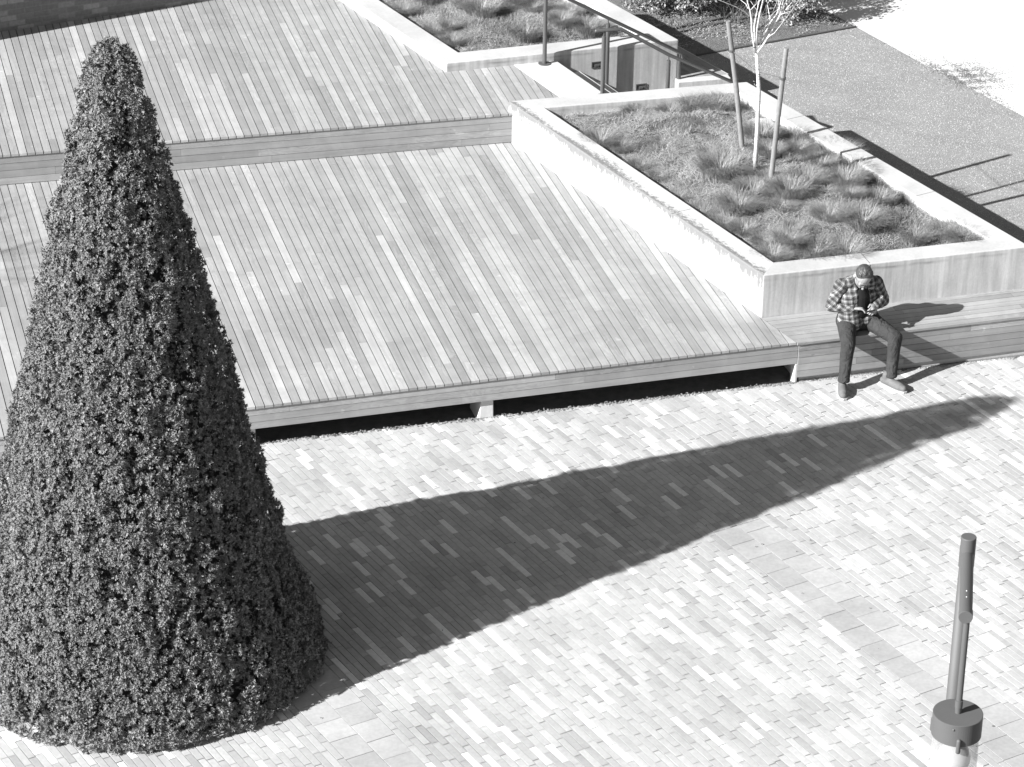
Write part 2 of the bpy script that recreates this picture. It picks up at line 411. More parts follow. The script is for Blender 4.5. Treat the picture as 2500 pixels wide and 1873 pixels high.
tag(ms.build('metal_edging',M_STEEL),'thin dark metal edging strip between the mulch bed and the gravel','edging')
# ================================================================== DECKS
def boards(m,ang,pitch,region,z,th,tones,seg=(1.5,4.6),gap=.0095,pieces=None,ch=.002):
    """region: list of (P,n) half planes; pieces: alternative extra half-plane lists"""
    d=az(ang); n=left(d)
    pieces=pieces or [[]]
    pts=np.array([(-12,20),(9,20),(9,44),(-12,44)]); cs=pts@n; ts=pts@d
    k0=int(np.floor(cs.min()/pitch)); k1=int(np.ceil(cs.max()/pitch))
    for k in range(k0,k1):
        c=k*pitch; t=ts.min()-random.random()*3
        while t<ts.max():
            L=random.uniform(*seg); tone=tones(); rnd=random.random()
            poly=[tuple(d*a_+n*b_) for a_,b_ in ((t+.0015,c+gap/2),(t+L-.0015,c+gap/2),(t+L-.0015,c+pitch-gap/2),(t+.0015,c+pitch-gap/2))]
            for P,nn in region:
                poly=clip(poly,P,nn)
                if len(poly)<3: break
            if len(poly)>=3:
                dz=random.uniform(-.0008,.0008)
                for pc in pieces:
                    q=poly
                    for P,nn in pc:
                        q=clip(q,P,nn)
                        if len(q)<3: break
                    if len(q)>=3: m.prism(q,z-th,z+dz,tone,rnd,True,0)
            t+=L
def dtone():
    x=random.random(); b=.302+.024*random.gauss(0,1)
    if x>.985: b=.41
    elif x>.80: b=.375
    elif x<.13: b=.265
    return max(.24,b)
def courses(m,P0,P1,nrm,z0,z1,n,th=.025,joints=(1.4,3.6),tone=(.30,.03),lip=0.,z_gap=.005):
    L=np.linalg.norm(P1-P0); d=(P1-P0)/L; h=(z1-z0)/n
    for k in range(n):
        t=-random.random()*2*0
        first=True
        while t<L-.001:
            l=random.uniform(*joints)*(random.random() if first else 1)+.5; first=False; e_=min(L,t+l)
            if L-e_<.3: e_=L
            a_,b_=P0+d*(t+.001),P0+d*(e_-.001)
            m.prism([tuple(a_),tuple(b_),tuple(b_-nrm*th),tuple(a_-nrm*th)],z0+k*h+z_gap/2,z0+(k+1)*h-z_gap/2,random.gauss(*tone),random.random())
            t=e_
LX=-9.5
fl=f0+FD*((LX-f0[0])/FD[0]); fr=isect(f0,FD,PA_,WD)
rl=r0+RD*((LX-r0[0])/RD[0])
deck1=empty('lower_deck',(float(f0[0]),float(f0[1]),0),'broad low timber deck beside the paving, with a dark gap under its front edge','deck')
m=MB(); wl=left(WD)       # toward planter side?
inw=left(WD) if (np.array([0,40])-PA_)@left(WD)>0 else -left(WD)   # inward of planter 1
boards(m,BA,.0898,[(f0,-FN),(PA_-inw*.004,-inw),(r0-RN*.02,RN),(np.array([LX,0]),np.array([1,0]))],D1,.026,dtone)
m.build('deck_boards',M_DECK,deck1)
m=MB(); courses(m,fl-FN*.012,fr+FD*.022-FN*.012,FN,.198,D1-.028,3,.03,(1.2,3.2),(.30,.035)); m.build('fascia',M_FASC,deck1)
m=MB()   # joists in the dark below
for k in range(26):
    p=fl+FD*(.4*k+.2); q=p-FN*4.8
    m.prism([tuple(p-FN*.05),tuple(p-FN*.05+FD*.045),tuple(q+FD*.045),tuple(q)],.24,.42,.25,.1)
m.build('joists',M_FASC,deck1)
for i,s_ in enumerate((-4.6,-2.4,0)):
    c=A2(1190,1023,0)+FD*(s_)-FN*.02
    m=MB(); a_=c-FD*.085; b_=c+FD*.07
    P=[(a_-FD*.0,0),(b_,0),(b_-FN*.35,0),(a_-FN*.35,0)]
    vb=[(p[0][0],p[0][1],-.05) for p in P]; vt=[((p[0]+FD*(.03 if k in(0,3) else 0)-FN*(.02 if k<2 else 0))[0],(p[0]+FD*(.03 if k in(0,3) else 0)-FN*(.02 if k<2 else 0))[1],.195) for k,p in enumerate(P)]
    b0=len(m.v); m.v+=vb+vt
    for f in ((3,2,1,0),(4,5,6,7),(0,1,5,4),(1,2,6,5),(2,3,7,6),(3,0,4,7)): m.f.append(tuple(b0+j for j in f)); m.t.append(.5); m.r.append(0)
    m.build('concrete_footing',M_SLAB,deck1,bevel=.008)
deck2=empty('upper_deck',(float(r0[0]),float(r0[1]),D1),'raised timber deck behind the long step, running back to the brick wall','deck')
P2c=A2(1089.6,154.5,ZW); P2f=A2(1657,97,ZW); P2d=(P2f-P2c)/np.linalg.norm(P2f-P2c)
P2u=A2(1483,0,ZW); P2rd=(P2u-P2f)/np.linalg.norm(P2u-P2f)
P2ld=A2(924.6,0,ZW)-A2(1116.7,126.6,ZW); P2ld/=np.linalg.norm(P2ld)
ST=A2(1250,156,D2); ST2=A2(1365,237,D2); STd=(ST2-ST)/np.linalg.norm(ST2-ST); stn=np.array([-STd[1],STd[0]]); stn=stn if stn[0]>0 else -stn
P1bd=(PC-PA_)/np.linalg.norm(PC-PA_)
bw0=at(0,78,D2)[:2]; bw1=at(400,18,D2)[:2]; BW=(bw1-bw0)/np.linalg.norm(bw1-bw0)
L2n=np.array([P2ld[1],-P2ld[0]]); L2n=L2n if L2n[0]<0 else -L2n       # outward (west) of planter 2
F2n=np.array([P2d[1],-P2d[0]])                                        # outward (south)
m=MB()
bp1=np.array([P1bd[1],-P1bd[0]])
boards(m,BA-.9,.0898,[(r0,-RN),(np.array([LX,0]),np.array([1,0])),(bw0+np.array([.0,.0]),np.array([BW[1],-BW[0]])),(ST+stn*.01,-stn*1.) if False else (PA_+P1bd*1.0,np.array([-1,0.]))],D2,.026,dtone,
  pieces=[[(P2c-L2n*.03,L2n)],[(P2c-L2n*.03,-L2n),(P2c-F2n*.03,F2n),(ST+stn*.04,-stn)]])
m.build('deck_boards',M_DECK,deck2)
m=MB(); courses(m,rl-RN*.012,r1+RD*.12-RN*.012,RN,D1+.004,D2-.028,4,.03,(1.6,4.),(.27,.02)); m.build('riser_boards',M_FASC,deck2)
# ================================================================== BENCH along planter 1
bench=empty('timber_bench',(float(f1[0]),float(f1[1]),0),'long timber bench built against the front wall of the large planter','bench')
bl=fr; 
be=f1+FD*4.2
bback=isect(be,FN,PB,bd)
m=MB()
d=FD; nn=-FN
dep=float((PB-f1)@nn)
nb=7; pit=(dep+.01)/nb
# two ends: oblique left end follows the planter wall line, right end out of frame
for k in range(nb):
    c0=k*pit; c1=(k+1)*pit-.006
    poly=[tuple(f1-FD*1.2+nn*c0+FN*.012),tuple(be+nn*c0+FN*.012),tuple(be+nn*c1+FN*.012),tuple(f1-FD*1.2+nn*c1+FN*.012)]
    poly=clip(poly,PA_+inw*.004,inw)
    poly=clip(poly,PB,np.array([bd[1],-bd[0]]))
    cuts=sorted([random.uniform(.5,2.2),random.uniform(2.4,4)])
    prev=None
    ps=[poly]
    for cpos in cuts:
        Q=f1+FD*cpos; last=ps.pop(); A=clip(last,Q-FD*.001,-FD); B=clip(last,Q+FD*.001,FD)
        ps+= [x for x in (A,B) if len(x)>2]
    for x in ps: m.prism(x,D1-.03,D1-.004+random.uniform(-.001,.001),random.gauss(.285,.025),random.random())
m.build('seat_boards',M_SEAT,bench)
m=MB(); courses(m,fr+FD*.026,be,FN,.045,D1-.034,5,.03,(1.5,3.),(.28,.03)); m.build('front_boards',M_FASC,bench)
m=MB(); a_=fr+FD*.06-FN*.034; b_=be
m.prism([tuple(a_),tuple(b_),tuple(b_-FN*.5),tuple(a_-FN*.5+WD*0)],-.05,.405); m.build('bench_core',M_SLAB,bench)
m=MB(); a_=fr+FD*.004-FN*.002; m.prism([tuple(a_),tuple(a_+FD*.02),tuple(a_+FD*.02-FN*.13),tuple(a_-FN*.13)],-.05,.196); m.build('end_panel',M_SLAB,bench)
# ================================================================== PLANTERS
def ring(m,corners,t,z0,z1):
    """hollow wall ring: corners ccw or cw list of xy"""
    n=len(corners); C=[np.array(c,float) for c in corners]
    A=sum(C[i][0]*C[(i+1)%n][1]-C[(i+1)%n][0]*C[i][1] for i in range(n))
    if A<0: C=C[::-1]
    ds=[(C[(i+1)%n]-C[i])/np.linalg.norm(C[(i+1)%n]-C[i]) for i in range(n)]
    I=[isect(C[i]+left(ds[i])*t,ds[i],C[i]+left(ds[i-1])*t,ds[i-1]) for i in range(n)]
    b=len(m.v)
    for L,z in ((C,z0),(C,z1),(I,z1),(I,z0)): m.v+=[(p[0],p[1],z) for p in L]
    for i in range(n):
        j=(i+1)%n
        for k in range(3): m.f.append((b+k*n+i,b+k*n+j,b+(k+1)*n+j,b+(k+1)*n+i)); m.t.append(.5); m.r.append(0)
        m.f.append((b+3*n+i,b+3*n+j,b+j,b+i)); m.t.append(.5); m.r.append(0)
    return C,I
planter1=empty('concrete_planter',(float(PB[0]),float(PB[1]),0),'large four-sided concrete planter with a young white-barked tree, behind the seated man','planter')
M_STAIN=mk_stain(PA_,inw)
def wallseg(m,o0,o1,i1,i0,z0,z1): m.prism([tuple(o0),tuple(o1),tuple(i1),tuple(i0)],z0,z1)
T1=.27
mm=MB(); C1,I1=ring(mm,[PA_,PB,PD,PC],T1,-.05,ZW)
w_=mm.build('wall',M_CONC,planter1,bevel=.014); w_.data.materials.append(M_STAIN)
# faces of the west (sun side) wall take the stained material
me=w_.data
for p in me.polygons:
    c=p.center; v=np.array([c.x,c.y])-PA_
    if -.02<v@inw<T1*.8 and abs(v@WD-np.linalg.norm(PB-PA_)/2)<.6: p.material_index=1
soil=MB(); soil.face([(p[0],p[1],.80) for p in I1]); 
def joint(P,d,n,z0,z1,parent,rim=T1):
    """thin dark shrinkage joint down the face and across the rim"""
    m=MB(); M=Matrix.Rotation(math.atan2(d[1],d[0]),3,'Z')
    m.box((*(P+n*.0005),(z0+z1)/2),(.005,.003,z1-z0),M)
    c=P-n*rim/2; m.box((*c,ZW+.0006),(.005,rim-.02,.002),M)
    return m.build('expansion_joint',M_STEEL,parent)
M_JOINT=NT('joint_shadow').done(.12,.95)
for P,d_,n_,z0 in ((A2(1636.5,522,ZW),WD,-inw,D1),(PB+bd*1.16,bd,np.array([bd[1],-bd[0]]),D1),(PC+cdn*1.15,cdn,np.array([-cdn[1],cdn[0]])*1.,0.),(PC+cdn*3.55,cdn,np.array([-cdn[1],cdn[0]]),0.)):
    # project P on its wall
    o=joint(P,d_,n_,z0,ZW-.012,planter1); o.data.materials[0]=M_JOINT
planter2=empty('concrete_planter',(float(P2c[0]),float(P2c[1]),D2),'concrete planter beyond the stairs with two step lights in its front wall','planter')
P2tl=P2c+P2ld*3.6; P2tr=P2f+P2rd*2.9
mm=MB(); C2,I2=ring(mm,[P2c,P2f,P2tr,P2tl],.3,-.05,ZW); mm.build('wall',M_CONC,planter2,bevel=.014)
for px in ((1456.4,158),(1564.5,212)):
    # on the plane of the front wall: solve for height
    d=F_+(px[0]-1250)/FPX*R_-(px[1]-936.5)/FPX*U_
    t=float((P2c-np.array([0,0]))@F2n)/float(np.array([d[0],d[1]])@F2n); q=np.array([0,0,CH])+d*t
    M=Matrix.Rotation(math.atan2(P2d[1],P2d[0]),3,'Z')
    m=MB(); c=np.array([*(q[:2]+F2n*.004),q[2]])
    for dx,dz,sx,sz in ((0,.034,.13,.012),(0,-.034,.13,.012),(-.059,0,.012,.056),(.059,0,.012,.056)):
        m.box((c[0]+P2d[0]*dx,c[1]+P2d[1]*dx,c[2]+dz),(sx,.012,sz),M)
    sl_=m.build('step_light',M_STEEL,planter2)
    m=MB(); m.box((c[0]-F2n[0]*.003,c[1]-F2n[1]*.003,c[2]),(.105,.006,.056),M); m.build('lens',M_JOINT,sl_)  # no real lens: dark box paints the shade of the recess
    m=MB(); m.box((c[0]+F2n[0]*.006,c[1]+F2n[1]*.006,c[2]-.012),(.05,.008,.018),M); m.build('louvre',M_LAMP,sl_)
# ================================================================== STAIRS
stairs=empty('concrete_stairs',(float(ST[0]),float(ST[1]),0),'narrow concrete stairs dropping between the two planters from the upper deck','stairs')
# landing strip, then treads going down along stn
p1b=lambda off: (PA_-bp1*0+np.array([0,0]),)
def stepslab(s0,s1,z0,z1,name):
    # bounded by planter 1 back wall and planter 2 front wall
    A=isect(ST+stn*s0,STd,P2c-F2n*.02,P2d); B=isect(ST+stn*s0,STd,PA_-bp1*.02,P1bd)
    Cc=isect(ST+stn*s1,STd,PA_-bp1*.02,P1bd); Dd=isect(ST+stn*s1,STd,P2c-F2n*.02,P2d)
    A=A-STd*.0; m=MB(); m.prism([tuple(A),tuple(B),tuple(Cc),tuple(Dd)],z0,z1); return m.build(name,M_SLAB,stairs,bevel=.006)
sw=float((A2(1361,151,D2)-ST)@stn)
stepslab(0,sw,D2-.12,D2+.004,'landing')
NR=5; rise=D2/NR; run=.285
for k in range(1,NR): stepslab(sw+(k-1)*run+.001*k,sw+k*run+.012,-.05,D2-rise*k,'step')
# ---- handrails
def rail(pts,posts,label,plate=None):
    root=empty('handrail',(float(posts[0][0]),float(posts[0][1]),float(posts[0][2])),label,'handrail','steel handrails beside the stairs')
    m=MB(); m.tube(pts,.021,12,round_=True); m.build('rail',M_STEEL,root,smooth=True)
    for (x,y,z0,z1) in posts:
        m=MB(); m.tube([(x,y,z0),(x,y,z1-.07)],.025,12); m.tube([(x,y,z1-.07),(x,y,z1)],.008,8); m.build('post',M_STEEL,root,smooth=False)
        m=MB(); m.tube([(x,y,z0),(x,y,z0+.012)],.075,20); m.build('base_plate',M_STEEL,root)
    return root
wa=math.radians(15.8); wd=np.array([math.cos(wa),math.sin(wa)])
Apt=np.array([.3236,34.849]); sA=.594
def zA(p,off=0): s_=(p-np.array([1.0725,35.082]))@np.array([.862,.507]); return 1.319-.594*s_+off
def stepz(p):
    s_=float((p-ST)@stn)-sw
    return D2 if s_<0 else max(0,D2-rise*(math.floor(s_/run)+1))
a1=Apt; a2=np.array([1.0725,35.082]); a3=np.array([1.951,35.356])
ad=(a3-a2)/np.linalg.norm(a3-a2)
a0=a1-ad*.02
zl=zA(a1)
pa=[(*(a1-ad*.3),zl),(*a1,zl),(*(a1+ad*.06),zA(a1+ad*.06)),(*a2,zA(a2)),(*(a3+ad*.02),zA(a3+ad*.02)),(*(a3+ad*.04),zA(a3+ad*.04)-.06),(*(a3+ad*.02),zA(a3+ad*.02)-.13)]
rail(pa,[(*a1,D2,zl),(*a2,stepz(a2),zA(a2)),(*a3,stepz(a3),zA(a3))],'dark steel handrail on the far side of the stairs')
# near rail stands close to planter 1 wall: intersect view rays with that vertical plane
def onplane(px,py,P,n):
    d=F_+(px-1250)/FPX*R_-(py-936.5)/FPX*U_; t=float(P@n)/float(d[:2]@n); return np.array([0,0,CH])+d*t
Pn=PA_-bp1*.16; 
e0=onplane(1456,79,Pn,bp1); e1=onplane(1516,71,Pn,bp1); b1=onplane(1475,80,Pn,bp1); b2=onplane(1633,134,Pn,bp1); e2=onplane(1790,201,Pn,bp1)
e0[2]=e1[2]
rail([e0,e1,b2,e2,e2+np.array([.02,0,-.06])],[(b1[0],b1[1],D2,(e0[2]+e1[2])/2),(b2[0],b2[1],stepz(b2[:2]),b2[2])],'dark steel handrail nearest the large planter, with a level extension at its top end')
# ================================================================== low bench behind planter 2
q0=A2(1667,190,D1); q1=A2(1777,181,D1); qu=P2rd
lb=empty('low_timber_bench',(float(q0[0]),float(q0[1]),0),'shaded low timber bench with concrete end behind the stairs handrail','bench')
qn=np.array([-qu[1],qu[0]]); qn=qn if qn[0]>0 else -qn
w0=P2f-P2rd*.25+qn*.0; wid=float((q1-P2f)@qn)
m=MB()
for k in range(6):
    c0=.01+k*(wid-.01)/6; c1=.01+(k+1)*(wid-.01)/6-.006
    s0=-.02
    poly=[tuple(P2f+qn*c0-qu*.35),tuple(P2f+qn*c1-qu*.35),tuple(P2f+qn*c1+qu*4),tuple(P2f+qn*c0+qu*4)]
    poly=clip(poly,q0+(q1-q0)*0,np.array([-(q1-q0)[1],(q1-q0)[0]])/np.linalg.norm(q1-q0))
    m.prism(poly,D1-.03,D1,random.gauss(.28,.02),random.random())
m.build('seat_boards',wood('low_bench_wood',float(np.degrees(math.atan2(qu[1],qu[0]))),1.),lb)
m=MB(); dd=(q1-q0)/np.linalg.norm(q1-q0); nnn=left(dd)
a_=q0-dd*.1; b_=q1
m.prism([tuple(a_),tuple(b_),tuple(b_-nnn*.13),tuple(a_-nnn*.13)],-.05,D1+.002); m.build('concrete_end',M_CONC,lb,bevel=.012)
m=MB(); o0=q1-qn*.02; m.prism([tuple(o0),tuple(o0+qn*.03),tuple(o0+qn*.03+qu*4),tuple(o0+qu*4)],-.05,D1-.001); m.build('side_boards',M_FASC,lb)
# ================================================================== BRICK WALL (top left)
def mk_brick():
    m=NT('brickwork'); geo=m.n('NewGeometry'); r=m.n('VectorRotate',rotation_type='Z_AXIS'); m.l(geo.outputs['Position'],r.inputs['Vector']); r.inputs['Angle'].default_value=-math.atan2(BW[1],BW[0])
    sp=m.n('SeparateXYZ'); m.l(r.outputs[0],sp.inputs[0]); cb=m.n('CombineXYZ'); m.l(sp.outputs[0],cb.inputs[0]); m.l(sp.outputs[2],cb.inputs[1])
    b=m.n('TexBrick'); m.l(cb.outputs[0],b.inputs['Vector']); b.inputs['Scale'].default_value=1.; b.inputs['Brick Width'].default_value=.21; b.inputs['Row Height'].default_value=.072
    b.inputs['Mortar Size'].default_value=.006; b.inputs['Color1'].default_value=(.17,.17,.17,1); b.inputs['Color2'].default_value=(.5,.5,.5,1); b.inputs['Mortar'].default_value=(.2,.2,.2,1); b.inputs['Bias'].default_value=-.62
    s2=m.n('SeparateXYZ'); m.l(b.outputs['Color'],s2.inputs[0]); a_=m.noise(m.pos(),30.,4)
    return m.done(m.math('MULTIPLY',s2.outputs[0],m.rng(a_,.3,.7,.85,1.12)),.85,b.outputs['Fac'],-.5,.006)
M_BRICK=mk_brick()
brick=empty('brick_wall',(float(bw0[0]),float(bw0[1]),D2),'shaded wall of pale and dark bricks at the back of the upper deck','wall')
bn=np.array([BW[1],-BW[0]])
m=MB(); a_=bw0-BW*6; b_=bw0+BW*9; m.prism([tuple(a_),tuple(b_),tuple(b_-bn*.4),tuple(a_-bn*.4)],-.05,7.5); m.build('wall',M_BRICK,brick)
m=MB(); a_=bw0-BW*3.2; b_=bw0-BW*1.9; m.prism([tuple(a_+bn*.42),tuple(b_+bn*.42),tuple(b_+bn*.002),tuple(a_+bn*.002)],-.05,7.4); m.build('shade_pier',M_BRICK,brick)  # unseen pier added left of view to cast the shade strip along the wall
# ================================================================== TOPIARY CONE
def topiary():
    X,Y,R0,H0=-3.2056,23.168,1.515,5.66
    root=empty('topiary_tree',(X,Y,0),'tall clipped evergreen topiary cone standing on the paving','tree')
    from mathutils import noise as mn
    def rad(z):
        t=z/H0
        r=R0*(1-t)+.14*t
        if z<1.0: q_=1-z; r+=.105*q_*q_*(3-2*q_)
        if z<.06: r-=.04*((.06-z)/.06)
        if z>H0-.22: r*=math.sqrt(max(0,1-((z-(H0-.22))/.22)**2))
        return r
    zs=np.linspace(0,H0,400); rs=np.array([rad(z) for z in zs])
    # core
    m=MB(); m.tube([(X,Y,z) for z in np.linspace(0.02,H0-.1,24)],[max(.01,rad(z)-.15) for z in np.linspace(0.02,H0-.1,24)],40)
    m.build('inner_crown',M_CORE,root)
    m=MB(); m.tube([(X,Y,-.05),(X,Y,.9)],[.09,.06],10); m.build('trunk',M_TWIG,root)
    # sprigs: fans of needles
    # tufts: shoots that stand out of the clipped surface, with dark hollows between them
    NT_=17500; pr_=rs/rs.sum(); idx=RNG.choice(400,NT_,p=pr_); tz=zs[idx]+RNG.uniform(-.007,.007,NT_); tp=RNG.uniform(0,2*math.pi,NT_); tb_=np.interp(tz,zs,rs)
    nz=np.array([mn.noise(Vector((math.cos(p)*b*9,math.sin(p)*b*9,zz*3.2)))*1.9+mn.noise(Vector((math.cos(p)*b*1.6+7,math.sin(p)*b*1.6,zz*1.6)))*.5 for p,b,zz in zip(tp,tb_,tz)])
    keep=(nz>-.85+RNG.uniform(-.3,.3,NT_)); tz,tp,tb_,nz=tz[keep],tp[keep],tb_[keep],nz[keep]; NT_=len(tz)
    tr=tb_+nz*.043*np.clip((H0-tz)/.6,.25,1)+RNG.normal(0,.011,NT_)-.012
    tr=np.where((tz>H0-.25),np.minimum(tr,tb_+.02),tr)
    out=np.stack([np.cos(tp)*.96,np.sin(tp)*.96,np.full(NT_,.25)],1); top=tz>H0-.25; out[top]=np.stack([np.cos(tp[top])*.5,np.sin(tp[top])*.5,np.full(top.sum(),.9)],1)
    TC=np.stack([X+tr*np.cos(tp),Y+tr*np.sin(tp),np.maximum(tz,.03)],1); ts_=RNG.uniform(.018,.036,NT_)
    M_=6; N=NT_*M_
    q=RNG.normal(0,1,(N,3))+np.repeat(out,M_,0)*1.1; q/=np.linalg.norm(q,axis=1)[:,None]
    rad_=np.repeat(ts_,M_)*RNG.uniform(.35,1.,N)
    P=np.repeat(TC,M_,0)+q*rad_[:,None]*np.array([1,1,1.15])
    # a deeper sparse layer behind them
    N2=26000; idx=RNG.choice(400,N2,p=pr_); z2=zs[idx]; p2=RNG.uniform(0,2*math.pi,N2); b2=np.maximum(.02,np.interp(z2,zs,rs)-RNG.uniform(.08,.14,N2))
    P=np.concatenate([P,np.stack([X+b2*np.cos(p2),Y+b2*np.sin(p2),z2+.03],1)]); P[:,2]=np.maximum(P[:,2],.015)
    ax=np.concatenate([q*.8+np.repeat(out,M_,0)*.7+RNG.normal(0,.25,(N,3)),np.stack([np.cos(p2),np.sin(p2),np.full(N2,.3)],1)+RNG.normal(0,.4,(N2,3))])
    nzs=np.concatenate([np.repeat(nz+RNG.normal(0,.3,NT_),M_),np.full(N2,-.3)]); N=N+N2; nz=nzs
    ax/=np.linalg.norm(ax,axis=1)[:,None]
    K=7; Vs=[];Fs=[];Ts=[]
    ref=RNG.normal(0,1,(N,3)); s1=np.cross(ax,ref); s1/=np.linalg.norm(s1,axis=1)[:,None]; s2=np.cross(ax,s1)
    stone=np.clip(.5+.2*RNG.normal(0,1,N)+nz*.08,0,1)
    L0=RNG.uniform(.020,.036,N)
    off=0
    for k in range(K):
        a_=2*math.pi*k/K+RNG.uniform(-.4,.4,N); tilt=RNG.uniform(.45,1.3,N)
        d=ax*np.cos(tilt)[:,None]+(s1*np.cos(a_)[:,None]+s2*np.sin(a_)[:,None])*np.sin(tilt)[:,None]
        sd=np.cross(d,ax+RNG.normal(0,.25,(N,3))); sd/=np.linalg.norm(sd,axis=1)[:,None]+1e-9
        L=(L0*RNG.uniform(.6,1.05,N))[:,None]; wd_=RNG.uniform(.0032,.0056,N)[:,None]
        q0=P; q1=P+d*L*.45+sd*wd_; q2=P+d*L; q3=P+d*L*.45-sd*wd_
        Vs.append(np.stack([q0,q1,q2,q3],1).reshape(-1,3)); Fs.append(np.arange(N*4).reshape(N,4)+off); off+=N*4
        Ts.append(np.clip(stone+RNG.normal(0,.1,N),0,1))
    me=npmesh('foliage',np.concatenate(Vs),np.concatenate(Fs),M_YEW,np.concatenate(Ts))
    obj('foliage',me,root)
topiary()
# ================================================================== GRASSES
def blade_mesh(name,N,L,spread,lean,width,mat,comb=(0,0),tone=(.5,.2),flatten=1.):
    """a tussock of arching blades about the origin"""
    ph=RNG.uniform(0,2*math.pi,N); r0=np.sqrt(RNG.random(N))*spread*.45
    base=np.stack([r0*np.cos(ph),r0*np.sin(ph),np.zeros(N)],1)
    out=np.stack([np.cos(ph),np.sin(ph),np.zeros(N)],1)+RNG.normal(0,.35,(N,3))*np.array([1,1,0])+np.array([comb[0],comb[1],0])
    out/=np.linalg.norm(out,axis=1)[:,None]+1e-9
    Ln=L*RNG.uniform(.6,1.15,N); ln=lean*RNG.uniform(.4,1.3,N)
    V=[];sd=np.stack([-out[:,1],out[:,0],np.zeros(N)],1)
    ts=(0,.4,.75,1.)
    for t in ts:
        h=Ln*np.sin(np.minimum(t*1.9,1.9)*.85)*.62*flatten; x=Ln*(t**1.5)*ln
        c=base+out*x[:,None]+np.array([0,0,1])*np.maximum(h,0)[:,None]
        wv=width*(1-t*.8)
        V+= [c-sd*wv,c+sd*wv]
    A=np.stack(V,1)  # N,8,3
    Fq=[]
    idx=np.arange(N)*8
    for k in range(3): Fq.append(np.stack([idx+2*k,idx+2*k+1,idx+2*k+3,idx+2*k+2],1))
    T=np.clip(RNG.normal(tone[0],tone[1],N),0,1); T=np.where(RNG.random(N)<.10,1.,T)
    return npmesh(name,A.reshape(-1,3),np.concatenate(Fq),mat,np.tile(T,3))
def mound(x,y,z,C):
    p=np.array([x,y]); n=len(C)
    d=min(((C[(i+1)%n]-C[i])[0]*(p-C[i])[1]-(C[(i+1)%n]-C[i])[1]*(p-C[i])[0])/np.linalg.norm(C[(i+1)%n]-C[i]) for i in range(n))
    t=min(1,max(0,d/.75)); return z+.13*t*t*(3-2*t)
tv=[blade_mesh('tussock',1500,.125+.018*i,.31,.72,.0020,M_GRASS,(.35*math.cos(i*2),.35*math.sin(i*2)),(.46+.06*i,.27),1.2) for i in range(4)]
def inside(p,C):
    n=len(C)
    return all(((C[(i+1)%n]-C[i])[0]*(p-C[i])[1]-(C[(i+1)%n]-C[i])[1]*(p-C[i])[0])>0 for i in range(n))
def tussock(px,py,z,label,group,s=1.,C=None):
    p=at(px,py,z+.07); z=mound(p[0],p[1],z,C)
    o=bpy.data.objects.new('grass_tussock',random.choice(tv)); o.location=(p[0],p[1],z-.01); o.rotation_euler=(0,0,random.uniform(0,6.28))
    k=s*random.uniform(.85,1.2); o.scale=(k*1.1,k*1.1,k*random.uniform(.9,1.2)); S.collection.objects.link(o)
    if C is I1:
        q=np.array([p[0],p[1]]); n=len(C); dd=[]
        for i in range(n):
            e=C[(i+1)%n]-C[i]; mid=(C[i]+C[(i+1)%n])/2; dd.append((((e[0]*(q-C[i])[1]-e[1]*(q-C[i])[0])/np.linalg.norm(e)),tuple(mid)))
        dmin,mid=min(dd); cen=sum(C)/n; vx,vy=mid[0]-cen[0],mid[1]-cen[1]
        side=('right-hand' if vx>0 else 'left-hand') if abs(vx)>abs(vy)*.75 and abs(vx)>.6 else ('back' if vy>0 else 'front')
        if np.hypot(q[0]-2.7,q[1]-31.9)<.62: label='low sedge tussock close round the foot of the young white-barked tree'
        elif dmin<.42: label='low sedge tussock hugging the %s wall inside the large planter'%side
        else: label='low sedge tussock on straw-strewn soil %s the young tree in the large planter'%('behind' if q[1]>32 else 'in front of')
    return tag(o,label,'grass',group)
Z1=.80
c1=[(120,150),(430,385),(640,375),(480,500),(690,460),(850,550),(1080,600),(1180,590),(1340,700),(240,650),(480,700),(620,790),(1040,780),(1240,790),(590,870),(890,940),(280,860),(200,950),(1120,980),(1480,1035),(1700,990),(1800,1040),(670,1020),(820,1070),(960,450),(1000,700),(760,690),(90,520),(160,640)]
c2=[(600,110),(740,112),(850,95),(950,95),(540,260),(700,375),(780,455),(870,520),(960,575),(1050,600),(1140,650),(1170,715),(1240,665),(1340,705),(1480,700),(450,235),(620,330),(990,420),(1080,480),(1260,735)]
for x,y in c1: tussock(1700+x/2.765,200+y/2.765+8,Z1,'low mop-headed sedge tussock in the large planter around the young tree','sedge tussocks in the large planter',random.uniform(.8,1.2),I1)
for x,y in c2: tussock(1200+x/1.7015,200+y/1.7015+8,Z1,'low mop-headed sedge tussock in the large planter around the young tree','sedge tussocks in the large planter',random.uniform(.75,1.1),I1)
Z2=.80
for x,y in ((300,40),(560,140),(720,95),(820,75),(1000,70),(1200,60),(650,55),(960,190),(1150,140),(430,10),(900,30),(1350,40),(470,150),(1300,160),(560,210)):
    tussock(850+x/2.212,y/2.212+6,Z2,'small sedge tussock in the planter beyond the stairs','sedge tussocks in the far planter',random.uniform(.75,1.15),I2)
